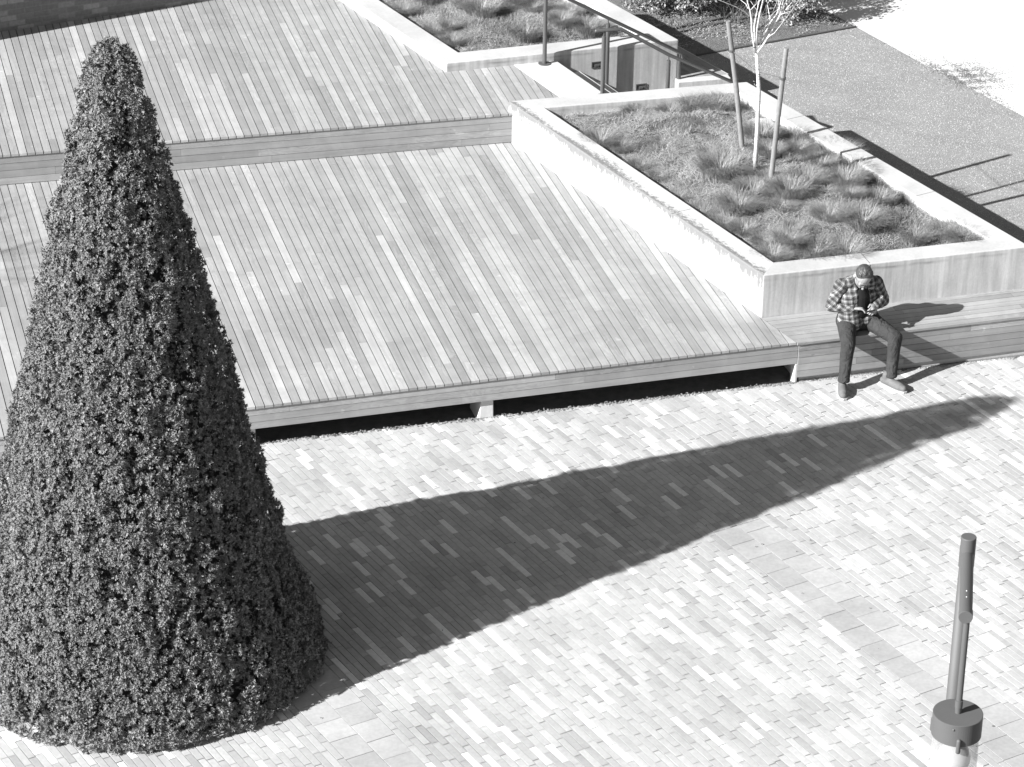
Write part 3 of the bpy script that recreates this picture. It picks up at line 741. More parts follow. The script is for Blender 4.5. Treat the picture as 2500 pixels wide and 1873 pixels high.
def litter(name,C,z,N,L,width,mat,tone,rise,parent=None,kind='stuff'):
    """short blades or straw lying over a bed"""
    C=list(C); A=np.array(C); lo,hi=A.min(0),A.max(0); P=[]
    n=len(C)
    while sum(len(x) for x in P)<N:
        q=RNG.uniform(lo,hi,(N*2,2)); ok=np.ones(len(q),bool)
        for i in range(n):
            e=C[(i+1)%n]-C[i]; ok&=(e[0]*(q[:,1]-C[i][1])-e[1]*(q[:,0]-C[i][0]))>.012*np.linalg.norm(e)
        P.append(q[ok])
    P=np.concatenate(P)[:N]; N=len(P)
    from mathutils import noise as mn
    # drifts: straw comes in patches
    dn=np.array([mn.noise(Vector((p[0]*2.3,p[1]*2.3,z*9+L*50))) for p in P]); keep=dn>-.28 if rise>.3 else dn>-.05+RNG.uniform(-.25,.25,N)
    P=P[keep]; dn=dn[keep]; N=len(P)
    ph=RNG.uniform(0,2*math.pi,N)*.6+dn*6; out=np.stack([np.cos(ph),np.sin(ph),np.zeros(N)],1); sd=np.stack([-np.sin(ph),np.cos(ph),np.zeros(N)],1)
    Ln=L*RNG.uniform(.4,1.3,N); up=np.abs(RNG.normal(rise,rise*.5,N)); zz=(np.array([mound(p[0],p[1],z,C) for p in P]) if C[0] is I1[0] or C[0] is I2[0] else z)+RNG.uniform(0,.03,N)
    B=np.concatenate([P,zz[:,None]],1); V=[]
    for t in (0,.55,1.):
        c=B+out*(Ln*t)[:,None]+np.array([0,0,1])*(Ln*up*(t-.45*t*t))[:,None]; wv=width*(1-.7*t); V+=[c-sd*wv,c+sd*wv]
    V=np.stack(V,1); idx=np.arange(N)*6
    Fq=np.concatenate([np.stack([idx+2*k,idx+2*k+1,idx+2*k+3,idx+2*k+2],1) for k in range(2)])
    T=np.clip(RNG.normal(tone[0],tone[1],N),0,1)
    return tag(obj(name,npmesh(name,V.reshape(-1,3),Fq,mat,np.tile(T,2)),parent),kind=kind)
for C,z in ((I1,Z1),(I2,Z2)):
    par=planter1 if C is I1 else planter2
    G=28; sv=[];sf=[]
    for i_ in range(G+1):
        for j_ in range(G+1):
            a_,b_=i_/G,j_/G; q=(C[0]*(1-a_)+C[1]*a_)*(1-b_)+(C[3]*(1-a_)+C[2]*a_)*b_
            sv.append((q[0],q[1],mound(q[0],q[1],z,C)+RNG.normal(0,.006)))
    for i_ in range(G):
        for j_ in range(G): k_=i_*(G+1)+j_; sf.append((k_,k_+G+1,k_+G+2,k_+1))
    obj('soil',npmesh('soil',sv,sf,M_SOIL,smooth=True),par)
    k=1.6 if C is I1 else 1.
    tag(litter('sedge_cover',C,z,int(52000*k),.055,.0018,M_GRASS,(.5,.28),.8),'low grey-green sedge growth filling the %s planter'%('large' if C is I1 else 'far'),'ground cover')
    tag(litter('dead_straw',C,z+.012,int(34000*k),.09,.0022,M_STRAW,(.5,.3),.22),'pale dead straw lying among the sedges in the %s planter'%('large' if C is I1 else 'far'),'straw')
# bed litter north-east and loose grit on the path
tag(litter('bark_litter',[A2(1560,150,0),A2(1868,106,0),A2(2085,64,0),A2(1985,12,0),A2(1890,-30,0),A2(1500,-30,0)],.008,9000,.035,.006,M_STRAW,(.1,.3),.3),'small bark chips and leaves on the planting bed','mulch')
gp=MB()
for k in range(5200):
    if k%3: x=RNG.normal(2372,42); y=RNG.normal(184,15)+.30*(x-2372)*.6
    else: x=RNG.normal(2340,60); y=151+(x-2243)*.52-abs(RNG.normal(0,9))
    p=at(x,y,.006)
    if math.sin(p[0]*23+p[1]*9)+math.sin(p[0]*7-p[1]*31)<RNG.uniform(-1.9,1.2)-.3: continue
    s_=RNG.uniform(.003,.0085); a_=RNG.uniform(0,3.14)
    poly=[(p[0]+s_*math.cos(a_+t)*RNG.uniform(.6,1.3),p[1]+s_*math.sin(a_+t)*RNG.uniform(.6,1.3)) for t in (0,1.6,3.1,4.6)]
    gp.prism(poly,.004,.008,.5,0,False)
tag(gp.build('scattered_grit',flatmat('grit',.22,.9)),'loose dark grit scattered over the edge of the pale path','grit',kind='stuff')
eg=MB(); e0_=np.array([-2.6,26.87]); e1_=np.array([5.2,29.02])
for k in range(1500):
    t=RNG.random(); q=e0_+(e1_-e0_)*t-FN*RNG.normal(-.012,.016)*1.; s_=RNG.uniform(.003,.009)*(1 if t<.7 else .6); a_=RNG.uniform(0,3.14)
    eg.prism([(q[0]+s_*math.cos(a_+w_2)*RNG.uniform(.5,1.6),q[1]+s_*math.sin(a_+w_2)*RNG.uniform(.5,1.6)) for w_2 in (0,1.6,3.1,4.6)],0,.003+s_*.5,.5,0,False)
tag(eg.build('edge_grit',flatmat('edge_grit_stone',.22,.9)),'gritty line of soil and crumbs where the paving meets the deck and bench','grit',kind='stuff')
lf=MB()
for k in range(70):
    q=np.array([RNG.uniform(-2,5),RNG.uniform(21.5,28)]); s_=RNG.uniform(.006,.018); a_=RNG.uniform(0,6.28); el_=RNG.uniform(.25,.6)
    c_,n_=math.cos(a_),math.sin(a_); b=len(lf.v)
    lf.v+=[(q[0]-c_*s_,q[1]-n_*s_,.006),(q[0]-n_*s_*el_,q[1]+c_*s_*el_,.012),(q[0]+c_*s_,q[1]+n_*s_,.007),(q[0]+n_*s_*el_,q[1]-c_*s_*el_,.010)]; lf.f.append((b,b+3,b+2,b+1)); lf.t.append(RNG.random()); lf.r.append(0)
tag(lf.build('leaf_litter',leafmat('dry_leaf_bits',.16,.5,.7,.2,0)),'tiny dark leaf fragments strewn over the pale paving','litter',kind='stuff')
# gravel chips near the planter
LW=[A2(1700,150,0),A2(2089,68,0),A2(2399,226,0),A2(2560,320,0),A2(2560,640,0),A2(2300,520,0),A2(2000,350,0),A2(1840,230,0)]
def lawnblades():
    q=[];
    A=np.array(LW); lo,hi=A.min(0),A.max(0); N=60000
    P=RNG.uniform(lo,hi,(N*2,2))
    ok=np.ones(len(P),bool)
    # keep left of the path edge, right of the planter wall
    for i in range(3,9):
        pass
    pes=np.array(pe); px=np.interp(P[:,1],pes[::-1,1][np.argsort(pes[::-1,1])],pes[::-1,0][np.argsort(pes[::-1,1])])
    ok&=P[:,0]<px+RNG.normal(0,.035,len(P)); ok&=((P-PC)@np.array([-cdn[1],cdn[0]]))>.01
    e=ml[-1]-ml[0]; ok&=(e[0]*(P[:,1]-ml[0][1])-e[1]*(P[:,0]-ml[0][0]))<0
    P=P[ok]; N=len(P); ph=RNG.uniform(0,6.28,N); L=RNG.uniform(.006,.016,N)
    B=np.concatenate([P,np.zeros((N,1))],1); o=np.stack([np.cos(ph)*.7,np.sin(ph)*.7,np.ones(N)*.35],1)*L[:,None]; sd=np.stack([-np.sin(ph),np.cos(ph),np.zeros(N)],1)*.004
    V=np.stack([B-sd,B+sd,B+o],1).reshape(-1,3)
    me=npmesh('loose_gravel',V,np.arange(N*3).reshape(N,3),leafmat('gravel_chips',.36,.8,.7,.3,0),np.clip(RNG.normal(.5,.28,N),0,1))
    tag(obj('loose_gravel',me),'fine speckled gravel chips between the large planter and the pale path','gravel',kind='stuff')
lawnblades()
# ================================================================== YOUNG TREE, STAKES
def branchy(m,p,d,L,r,depth,spread=.5,upb=.15,minr=.0022,tw=None):
    p=Vector(p); d=Vector(d).normalized(); pts=[p];rad=[r]; n=5
    for i in range(n):
        d=(d+Vector((random.gauss(0,.08),random.gauss(0,.08),random.gauss(0,.06)+upb*.15))).normalized()
        p=p+d*L/n; pts.append(p.copy()); rad.append(max(minr,r*(1-.6*(i+1)/n)))
    m.tube(pts,rad,6)
    if depth>0:
        for k in range(random.choice((3,4))):
            i=random.randint(1,n); a_=random.uniform(0,6.28)
            side=Vector((math.cos(a_),math.sin(a_),0)); nd=(d*.9+side*spread+Vector((0,0,upb))).normalized()
            branchy(m,pts[i],nd,L*random.uniform(.45,.75),rad[i]*.62,depth-1,spread,upb,minr)
ZS=Z1+.1
tb=at(1843,424,.92); fork=at(1842,125,1.0)
# height of the fork straight above the base
def hAbove(p,y):
    lo,hi=0,12
    for _ in range(50):
        mi=(lo+hi)/2; q=np.array([p[0],p[1],mi])-np.array([0,0,CH]); yy=936.5-FPX*(q@U_)/(q@F_)
        if yy>y: lo=mi
        else: hi=mi
    return mi
hf=hAbove(tb,128)
birch=empty('young_birch_tree',(float(tb[0]),float(tb[1]),ZS),'young bare white-barked tree growing between two stakes in the large planter','tree')
random.seed(3)
dd_=F_+(1847-1250)/FPX*R_-(131-936.5)/FPX*U_; FK=np.array([0,0,CH])+dd_*(tb[1]/dd_[1]); hf=float(FK[2])
m=MB(); m.tube([(tb[0],tb[1],ZS-.1),(tb[0]-.0,tb[1],ZS+.5),(tb[0]-.005,tb[1],ZS+1.),tuple(FK)],[.027,.024,.021,.017],10)
for k in range(46):   # short stubs and lenticels on the stem
    z_=random.uniform(ZS+.1,hf); a_=random.uniform(0,6.28); xo=tb[0]+(FK[0]-tb[0])*(z_-ZS)/(hf-ZS); m.tube([(xo+.018*math.cos(a_),tb[1]+.018*math.sin(a_),z_),(xo+.04*math.cos(a_),tb[1]+.04*math.sin(a_),z_+.012)],[.003,.0015],5)
m.build('trunk',M_BIRCH,birch,smooth=True)
m=MB(); F0=Vector((tb[0],tb[1],hf-.03))
def px_dir(dx,dz): return Vector((dx,random.uniform(-.25,.25),dz))
BR=[([(720,890),(690,720),(660,520),(655,330),(630,180),(590,40),(540,-250),(500,-600)],.0125,-.02),
([(735,890),(710,650),(700,450),(745,200),(790,0),(830,-300),(850,-800)],.010,.05),([(738,760),(750,480),(790,250),(850,0),(900,-400),(980,-900)],.011,-.06),
([(755,885),(850,760),(960,590),(1060,400),(1140,250),(1170,120),(1210,-60),(1300,-500),(1400,-900)],.0125,.04),([(890,550),(980,370),(1080,240),(1130,100),(1180,-60),(1200,-400)],.008,.1),
([(950,615),(1040,560),(1150,420),(1290,240)],.005,.0),([(615,275),(540,200),(400,120),(250,60),(60,-20),(-200,-160)],.0065,-.1),([(978,380),(955,250),(910,0),(860,-300)],.006,.12),
([(1150,245),(1240,215),(1320,190),(1430,120)],.005,.05),([(765,590),(850,490),(940,400)],.004,0),([(600,150),(560,70),(470,0)],.005,.1),([(1230,170),(1330,50),(1420,-100)],.005,.08),([(770,800),(860,640),(870,540)],.006,.1)]
for pts_,r_b,jy in BR:
    Q=[]
    for i_,(cx,cy) in enumerate(pts_):
        px_,py_=1740+cx/6.9125,cy/6.9125; dd_=F_+(px_-1250)/FPX*R_-(py_-936.5)/FPX*U_
        t_=(tb[1]+jy*min(i_,4)/2)/dd_[1]; Q.append(tuple(np.array([0,0,CH])+dd_*t_))
    nq=len(Q); rr_=[max(.0022,r_b*(1-.72*i_/(nq-1))) for i_ in range(nq)]
    m.tube(Q,rr_,8)
    for k in range(3 if r_b>.009 else 1):
        i_=random.randint(max(1,nq//2),nq-1); branchy(m,Q[i_],(random.uniform(-.7,.7),random.uniform(-.7,.7),.8),.5,rr_[i_]*.6,1,.5,.2,.0018)
m.build('branches',M_BIRCH,birch,smooth=True)
def stake(bpx,tpx,lean,label):
    b=at(*bpx,1.0); h=hAbove(b,tpx[1])
    # horizontal lean so that the top lands on its column
    q=np.array([b[0],b[1],h])-np.array([0,0,CH]); xx=1250+FPX*(q@R_)/(q@F_); s_=(tpx[0]-xx)/(FPX/(q@F_))
    root=empty('tree_stake',(float(b[0]),float(b[1]),ZS),label,'stake','timber stakes holding the young tree')
    T=(b[0]+s_,b[1],h); m=MB(); m.tube([(b[0]-s_*.05,b[1],ZS-.2),(b[0]+s_*.5,b[1],(ZS+h)/2),T],[.029,.028,.026],12); m.build('post',M_STAKE,root,smooth=False)
    k=.78; c=(b[0]+s_*k,b[1],ZS+(h-ZS)*k); m=MB(); m.tube([(c[0],c[1],c[2]-.012),(c[0],c[1],c[2]+.012)],.035,12)
    m.tube([c,(tb[0],tb[1]+.02,c[2]-.03)],.0035,6); m.build('tie',M_STEEL,root)
stake((1817.7,352),(1777.9,53),0,'round timber stake on the left of the young white-barked tree, leaning left')
stake((1881,427),(1920,117),0,'round timber stake on the right of the young white-barked tree, leaning right')
# second sapling, only its foot in view
t2=at(1197,18,Z2); s2_=at(1219,24,Z2)
sap=empty('young_birch_tree',(float(t2[0]),float(t2[1]),Z2),'young tree stem at the top edge of the picture in the far planter','tree')
m=MB(); m.tube([(t2[0],t2[1],Z2-.1),(t2[0],t2[1],Z2+1.5)],[.045,.03],10); m.build('trunk',M_BIRCH,sap,smooth=True)
m=MB(); 
for k in range(6): branchy(m,(t2[0],t2[1],Z2+1.4),(random.uniform(-.5,.5),random.uniform(-.5,.5),1),1.5,.014,1,.4,.25)
m.build('branches',M_BIRCH,sap,smooth=True)
for q,lab in ((s2_,'timber stake beside the stem at the top edge of the picture in the far planter'),):
    root=empty('tree_stake',(float(q[0]),float(q[1]),Z2),lab,'stake'); m=MB(); m.tube([(q[0],q[1],Z2-.1),(q[0]+.05,q[1],Z2+1.7)],.03,12); m.build('post',M_STAKE,root)
# bare tree west of the deck whose twigs shade the boards at the left edge of the picture
random.seed(12)
bt=np.array(at(45,600,D1))[:2]-az(SUN_AZ)*8.6; 
oak=empty('bare_tree',(float(bt[0]),float(bt[1]),0),'bare deciduous tree standing left of the lower deck, outside the picture','tree')
m=MB(); m.tube([(bt[0],bt[1],-.1),(bt[0]+.05,bt[1],2.),(bt[0]-.05,bt[1]+.1,3.4)],[.10,.075,.05],10); m.build('trunk',M_TWIG,oak,smooth=True)
m=MB()
for k in range(5): branchy(m,(bt[0]-.05,bt[1]+.1,3.2),(random.uniform(-.5,.5),random.uniform(-.5,.5),1.0),1.6,.02,2,.4,.15,.004)
m.build('branches',M_TWIG,oak,smooth=True)
# ================================================================== SHRUBS
def shrub(px,py,r,h,label,N=2600,z=0.,leaf=.05):
    p=at(px,py,z); root=empty('leafy_shrub',(float(p[0]),float(p[1]),z),label,'shrub','shrubs in the planting bed')
    m=MB()
    for k in range(9):
        a_=random.uniform(0,6.28); m.tube([(p[0],p[1],z-.05),(p[0]+math.cos(a_)*r*.35,p[1]+math.sin(a_)*r*.35,z+h*.4),(p[0]+math.cos(a_)*r*.7,p[1]+math.sin(a_)*r*.7,z+h*.8)],[.012,.009,.004],6)
    m.build('stems',M_TWIG,root)
    # leaves in clumps
    nc=int(60*r/.45); cc=RNG.normal(0,1,(nc,3)); cc/=np.linalg.norm(cc,axis=1)[:,None]; cc*=RNG.uniform(.45,1.,(nc,1)); cc=cc*np.array([r,r,h*.5])+np.array([p[0],p[1],z+h*.52])
    ci=RNG.integers(0,nc,N); P=cc[ci]+RNG.normal(0,.06,(N,3))*np.array([1,1,.9]); P[:,2]=np.maximum(P[:,2],z+.03)
    d=RNG.normal(0,1,(N,3))+np.array([0,0,-.4]); d/=np.linalg.norm(d,axis=1)[:,None]; sd=np.cross(d,RNG.normal(0,1,(N,3))); sd/=np.linalg.norm(sd,axis=1)[:,None]
    L=RNG.uniform(.6,1.2,(N,1))*leaf; V=np.stack([P,P+d*L*.5+sd*L*.28,P+d*L,P+d*L*.5-sd*L*.28],1).reshape(-1,3)
    obj('leaves',npmesh('leaves',V,np.arange(N*4).reshape(N,4),M_SHRUB,np.clip(RNG.normal(.45,.3,N),0,1)),root)
shrub(1600,24,.5,1.05,'leafy shrub behind the far planter wall, left of the others in the bed',5200)
shrub(1705,30,.46,.95,'leafy shrub in the bed between the far planter and the young tree',4600)
shrub(1832,4,.42,.95,'leafy shrub directly behind the branches of the young tree',4000)
shrub(1935,44,.5,1.0,'rightmost leafy shrub in the bed, beside the pale path',5200)
for (x,y),wh in (((1800,60),'middle of the three'),((1850,75),'nearest the metal edging'),((1770,48),'farthest left')):
    p=at(x,y,0); root=empty('bare_seedling',(float(p[0]),float(p[1]),0),'small twiggy bare plant in the mulch bed, '+wh,'plant','bare seedlings in the mulch bed')
    m=MB()
    for k in range(6): branchy(m,(p[0],p[1],0),(random.uniform(-.8,.8),random.uniform(-.8,.8),.8),.28,.004,1,.6,.1,.0018)
    m.build('twigs',M_TWIG,root)
# ================================================================== small things in the beds
def blob(name,c,r,label,cat,mat,flat=.5,cut=None):
    bm=bmesh.new(); bmesh.ops.create_icosphere(bm,subdivisions=4,radius=1)
    from mathutils import noise as mn
    for v in bm.verts:
        k=1+.16*mn.noise(v.co*1.3+Vector((c[0]*3,0,0)))+.05*mn.noise(v.co*4)
        v.co*=k; 
        if v.co.z>flat: v.co.z=flat+(v.co.z-flat)*.12
        v.co=Vector((v.co.x*r[0],v.co.y*r[1],v.co.z*r[2]))
    me=bpy.data.meshes.new(name); bm.to_mesh(me); me.materials.append(mat); me.polygons.foreach_set('use_smooth',[True]*len(me.polygons))
    o=bpy.data.objects.new(name,me); o.location=c; S.collection.objects.link(o); return tag(o,label,cat)
p=at(1853,306,Z1+.05); blob('flat_boulder',(p[0],p[1],Z1+.02),(.21,.17,.12),'pale flat-topped boulder behind the stem of the young tree','boulder',M_SLAB)
p=at(1478,62,Z2+.05); blob('flat_boulder',(p[0],p[1],Z2+.02),(.2,.16,.12),'grey flat-topped boulder behind the handrail post in the far planter','boulder',flatmat('grey_stone',.26,.9))
p=at(1656,300,Z1); up=empty('garden_spotlight',(float(p[0]),float(p[1]),Z1),'short pale cylindrical garden spotlight among the sedges near the back wall of the large planter','spotlight')
m=MB(); m.tube([(p[0]-.02,p[1],Z1-.02),(p[0]-.02,p[1],Z1+.10),(p[0]-.02,p[1],Z1+.115)],[.05,.05,.042],20); m.build('canister',M_STAKE,up)
m=MB(); m.tube([(p[0]+.03,p[1]+.01,Z1+.06),(p[0]+.115,p[1]+.05,Z1+.065)],[.042,.042],18); m.build('hood',M_STEEL,up)
m=MB(); m.box((p[0]+.09,p[1]+.14,Z1+.06),(.17,.06,.035),Matrix.Rotation(.2,3,'Z'),.5); tag(m.build('wood_offcut',M_STAKE,None,bevel=.012),'splintered pale timber offcut lying behind the garden spotlight','wood')
# ================================================================== STREET LAMP
def lamp():
    P=at(2365.4,1310,3.8); x,y=float(P[0]),float(P[1])
    root=empty('street_lamp',(x,y,0),'grey steel street lamp with side arm and hanging glass lantern at the lower right','lamp')
    E=at(2358,1504,3.68); 
    m=MB(); m.tube([(x,y,-.05),(x,y,3.62)],[.062,.0485],32); m.build('pole',M_LAMP,root,smooth=True)
    m=MB(); m.tube([(x,y,3.56),(x,y,3.795),(x,y,3.8)],[.0545,.0545,.052],36); m.build('pole_cap',M_LAMP,root,bevel=.002)
    m=MB(); m.tube([(x,y,3.66),(E[0],E[1],3.67)],.0455,32,caps=True); arm=m.build('arm',M_LAMP,root,bevel=.003)
    d=np.array([E[0]-x,E[1]-y]); L=np.linalg.norm(d); d/=L
    c=np.array([x,y])+d*(L-.05)
    m=MB(); m.tube([(*(c-d*.02),3.67),(*(c+d*.055),3.67)],.0485,32); m.build('end_cap',M_LAMP,arm,bevel=.002)
    for k in (.19,.27):
        q=np.array([x,y])+d*(L-k); m=MB(); m.ball((q[0],q[1],3.713),.0055,n=8,m=5); m.build('screw',M_SLAB,arm)
    lx,ly=float(c[0]+.012),float(c[1]-.0)
    zt=2.875
    m=MB(); m.tube([(lx,ly,zt+.10),(lx,ly,3.66)],.0215,24); m.tube([(lx,ly,zt+.045),(lx,ly,zt+.10)],.027,24); m.tube([(lx,ly,zt-.01),(lx,ly,zt+.045)],[.021,.024],24); m.build('rod',M_LAMP,root)
    r=.172
    m=MB(); m.tube([(lx,ly,zt-.002),(lx,ly,zt-.004),(lx,ly,zt-.17)],[r-.004,r,r],64); m.tube([(lx,ly,zt-.17),(lx,ly,zt-.172)],[r,r-.02],64,caps=True)
    lid=m.build('lantern_lid',M_LAMP,root)
    for a_ in (-100,20,140):
        m=MB(); aa=math.radians(a_+8); q=(lx+math.cos(aa)*(r+.006),ly+math.sin(aa)*(r+.006))
        m.tube([(q[0],q[1],zt-.205),(q[0],q[1],zt-.12)],[.016,.016],12,round_=True)
        m.build('lug',M_LAMP,lid,smooth=True)
    m=MB(); aa=math.radians(-106); m.ball((lx+math.cos(aa)*r,ly+math.sin(aa)*r,zt-.035),.009,n=10,m=6); m.build('vent_hole',M_STEEL,lid)
    # glass cylinder, two skins; white diffuse mixed in paints its bright haze
    g=NT('lantern_glass'); t_=g.t; tr=g.n('BsdfTransparent'); tr.inputs[0].default_value=(.93,.93,.93,1); df=g.n('BsdfDiffuse'); df.inputs[0].default_value=(.75,.75,.75,1); gs=g.n('BsdfGlossy'); gs.inputs['Roughness'].default_value=.12
    m1=g.n('MixShader'); m1.inputs[0].default_value=.17; g.l(tr.outputs[0],m1.inputs[1]); g.l(df.outputs[0],m1.inputs[2])
    m2=g.n('MixShader'); m2.inputs[0].default_value=.05; g.l(m1.outputs[0],m2.inputs[1]); g.l(gs.outputs[0],m2.inputs[2]); g.l(m2.outputs[0],t_.nodes['Material Output'].inputs[0])
    m=MB(); n=64; r1,r2=r-.014,r-.02
    ring_=[(r1,zt-.168),(r1+.012,zt-.62),(r1+.007,zt-.62),(r2,zt-.168)]
    b=0
    for rr,z_ in ring_:
        for k in range(n): a_=2*math.pi*k/n; m.v.append((lx+rr*math.cos(a_),ly+rr*math.sin(a_),z_))
    for i in range(4):
        for k in range(n):
            j=(i+1)%4; m.f.append((i*n+k,j*n+k,j*n+(k+1)%n,i*n+(k+1)%n)[::-1]); m.t.append(.5); m.r.append(0)
    gl=m.build('glass_cylinder',g.m,root,smooth=True)
    gb=NT('opal_globe'); gb.done(.5,.25); gb.b.inputs['Subsurface Weight'].default_value=.0
    m=MB(); m.ball((lx,ly,zt-.37),.115,n=40,m=24); m.build('opal_globe',gb.m,root,smooth=True)
    m=MB(); m.tube([(lx,ly,zt-.17),(lx,ly,zt-.265)],[.02,.026],20); m.build('lamp_holder',M_SLAB,root,smooth=True)
    m=MB(); m.tube([(lx,ly,zt-.62),(lx,ly,zt-.65)],r+.004,48); m.build('lower_ring',M_LAMP,root)
lamp()
# ================================================================== SEATED MAN
def man():
    ua=math.atan2(FD[1],FD[0]); u=Vector((FD[0],FD[1],0)); v=Vector((FN[0],FN[1],0)); O=Vector((f1[0],f1[1],0))
    W=lambda s,f,z: O+u*s+v*f+Vector((0,0,z))
    def remesh(o,vs,it=6,fac=.6):
        r=o.modifiers.new('r','REMESH'); r.mode='VOXEL'; r.voxel_size=vs; r.use_smooth_shade=True
        s=o.modifiers.new('s','SMOOTH'); s.factor=fac; s.iterations=it
    skin=NT('skin'); skin.done(.29,.5); skin.b.inputs['Specular IOR Level'].default_value=.4
    hairm=flatmat('short_hair',.055,.5,90,.35,20,.3,.5,.004,.4)
    def denim():
        m=NT('dark_jeans'); a_=m.noise(m.pos(),60.,3); b=m.noise(m.pos(),6.,3); c=m.noise(m.pos(rot=30,scale=(13,13,9)),1.,3,.55,1.4)
        return m.done(m.math('MULTIPLY',m.math('MULTIPLY',m.rng(a_,.3,.7,.9,1.1),m.rng(b,.3,.7,.8,1.25)),.036),.85,c,1.,.03)
    def plaid(name,ang,scale,ax=0):
        """flannel check: two directions of pale and dark bands on mid grey"""
        m=NT(name); g=m.n('NewGeometry'); sb=m.n('VectorMath',operation='SUBTRACT'); m.l(g.outputs['Position'],sb.inputs[0]); sb.inputs[1].default_value=tuple(O)
        rz=m.n('VectorRotate',rotation_type='Z_AXIS'); m.l(sb.outputs[0],rz.inputs['Vector']); rz.inputs['Angle'].default_value=-ua
        ry=m.n('VectorRotate',rotation_type='Y_AXIS'); m.l(rz.outputs[0],ry.inputs['Vector']); ry.inputs['Angle'].default_value=math.radians(ang)
        wob=m.noise(m.pos(),9.,2); s_=m.n('SeparateXYZ'); m.l(ry.outputs[0],s_.inputs[0])
        def bands(x,ph,per=.055):
            f=m.math('FRACT',m.math('ADD',m.math('DIVIDE',m.math('ADD',x,m.math('MULTIPLY',wob,.012)),per),ph))
            def st(c,wd): return m.rng(m.math('ABSOLUTE',m.math('SUBTRACT',f,c)),wd,wd+.03,1,0)
            return f,m.math('ADD',m.math('ADD',st(.12,.04),m.math('MULTIPLY',st(.27,.015),.8)),m.math('MULTIPLY',st(.9,.015),.5)),st(.6,.13)
        _,w1,k1=bands(s_.outputs[0],.15); _,w2,k2=bands(s_.outputs[2],.4)
        v=m.math('ADD',.08,m.math('MULTIPLY',m.math('ADD',w1,w2),.18)); v=m.math('MULTIPLY',v,m.math('SUBTRACT',1.,m.math('MULTIPLY',m.math('ADD',k1,k2),.36)))
        cr=m.noise(m.pos(scale=(9,9,14)),1.,3,.55,1.2)
        return m.done(m.math('MAXIMUM',v,.03),.9,cr,.9,.03)
    hipR,hipL=W(.64,-.165,.53),W(.885,-.145,.53); knR,knL=W(.525,.20,.465),W(1.035,.195,.475); anR,anL=W(.46,.30,.10),W(.965,.32,.10)
    pel=W(.76,-.175,.54); bel=W(.755,-.19,.67); ch=W(.75,-.20,.845); nk=W(.742,-.15,.995)
    shR,shL=W(.56,-.165,.95),W(.945,-.19,.925); elR,elL=W(.475,-.19,.715),W(1.03,-.165,.725); wrR,wrL=W(.645,-.055,.735),W(.895,-.035,.745)
    hd=W(.742,-.065,1.075)
    # head frame: face looks forward and down
    Hm=Matrix.Rotation(ua,3,'Z')@Matrix.Rotation(math.radians(6),3,'Y')@Matrix.Rotation(math.radians(52),3,'X')@Matrix.Scale(1.06,3)   # local: -Y is the face, Z the crown
    def H(x,y,z): return hd+Hm@Vector((x,y,z))
    m=MB()
    m.ball(H(0,.012,.025),.076,.094,.088,Hm,20,14); m.ball(H(0,-.022,-.035),.062,.07,.078,Hm,18,12); m.ball(H(0,-.05,-.085),.036,.034,.028,Hm,14,10)
    m.tube([H(0,-.092,.0),H(0,-.112,-.032)],[.009,.014],10,round_=True)                # nose
    m.tube([H(-.045,-.078,.018),H(.045,-.078,.018)],[.012,.012],10,round_=True)         # brow
    m.tube([H(-.02,-.088,-.062),H(.02,-.088,-.062)],[.008,.008],8,round_=True)         # lips
    for sx in (-1,1):
        m.ball(H(sx*.079,.012,-.012),.010,.020,.032,Hm,12,8); m.ball(H(sx*.03,-.078,-.0),.014,.012,.011,Hm,10,8)
    m.tube([nk+Vector((0,0,-.03)),H(0,.03,-.07)],[.058,.056],14,round_=True)
    m.tube([pel,bel,ch],[.125,.125,.13],16,round_=True,flat=.85); m.tube([shR,ch,shL],[.055,.09,.055],14,round_=True)
    for a_,b_ in ((hipR,knR),(hipL,knL)): m.tube([a_,b_],[.078,.055],14,round_=True)
    for a_,b_ in ((knR,anR),(knL,anL)): m.tube([a_,a_.lerp(b_,.3),b_],[.052,.05,.034],14,round_=True)
    for a_,b_,c_ in ((shR,elR,wrR),(shL,elL,wrL)): m.tube([a_,b_,c_],[.046,.038,.026],12,round_=True)
    # hands: palm, four unequal bent fingers, thumb
    def hand(wr,dirn,pn,side,curl):
        dirn=dirn.normalized(); pn=(pn-dirn*pn.dot(dirn)).normalized(); sv=dirn.cross(pn)*side
        pc=wr+dirn*.05
        m.tube([wr,wr+dirn*.03,wr+dirn*.085],[.026,.034,.037],14,round_=True,flat=.5,up=tuple(pn))
        for i,(o_,l_) in enumerate(((-.030,.070),(-.010,.080),(.010,.075),(.029,.058))):
            k=wr+dirn*.09+sv*o_; d=dirn.copy(); pts=[k-dirn*.02]; p=k; pts.append(p)
            for s_ in range(3):
                c=curl*(.5+.35*s_)+.05*i; d=(d*math.cos(c)+pn*math.sin(c)).normalized(); p=p+d*l_*(.42,.32,.26)[s_]; pts.append(p)
            m.tube(pts,[.0095,.0095,.009,.0085,.0075],9,round_=True)
        p0=wr+dirn*.03-sv*.024; m.tube([p0,p0-sv*.028+dirn*.028+pn*.012,p0-sv*.022+dirn*.058+pn*.030],[.014,.0115,.009],9,round_=True)
    hand(wrR,(u*.9+v*.38+Vector((0,0,.02))),(v*.35+Vector((0,0,-1))),-1,.42)
    hand(wrL,(u*-.55+v*.75+Vector((0,0,.0))),(-u*.75+Vector((0,0,-.6))),1,.75)
    body=m.build('person',skin.m,None,smooth=True,attr=False); remesh(body,.0045,3,.4)
    tag(body,'man in plaid shirt and dark jeans sitting on the bench with bowed head','person')
    def part(name,mb,mat,vs=.007,it=6,fac=.6,parent=body):
        o=mb.build(name,mat,parent,smooth=True,attr=False)
        if vs: remesh(o,vs,it,fac)
        return o
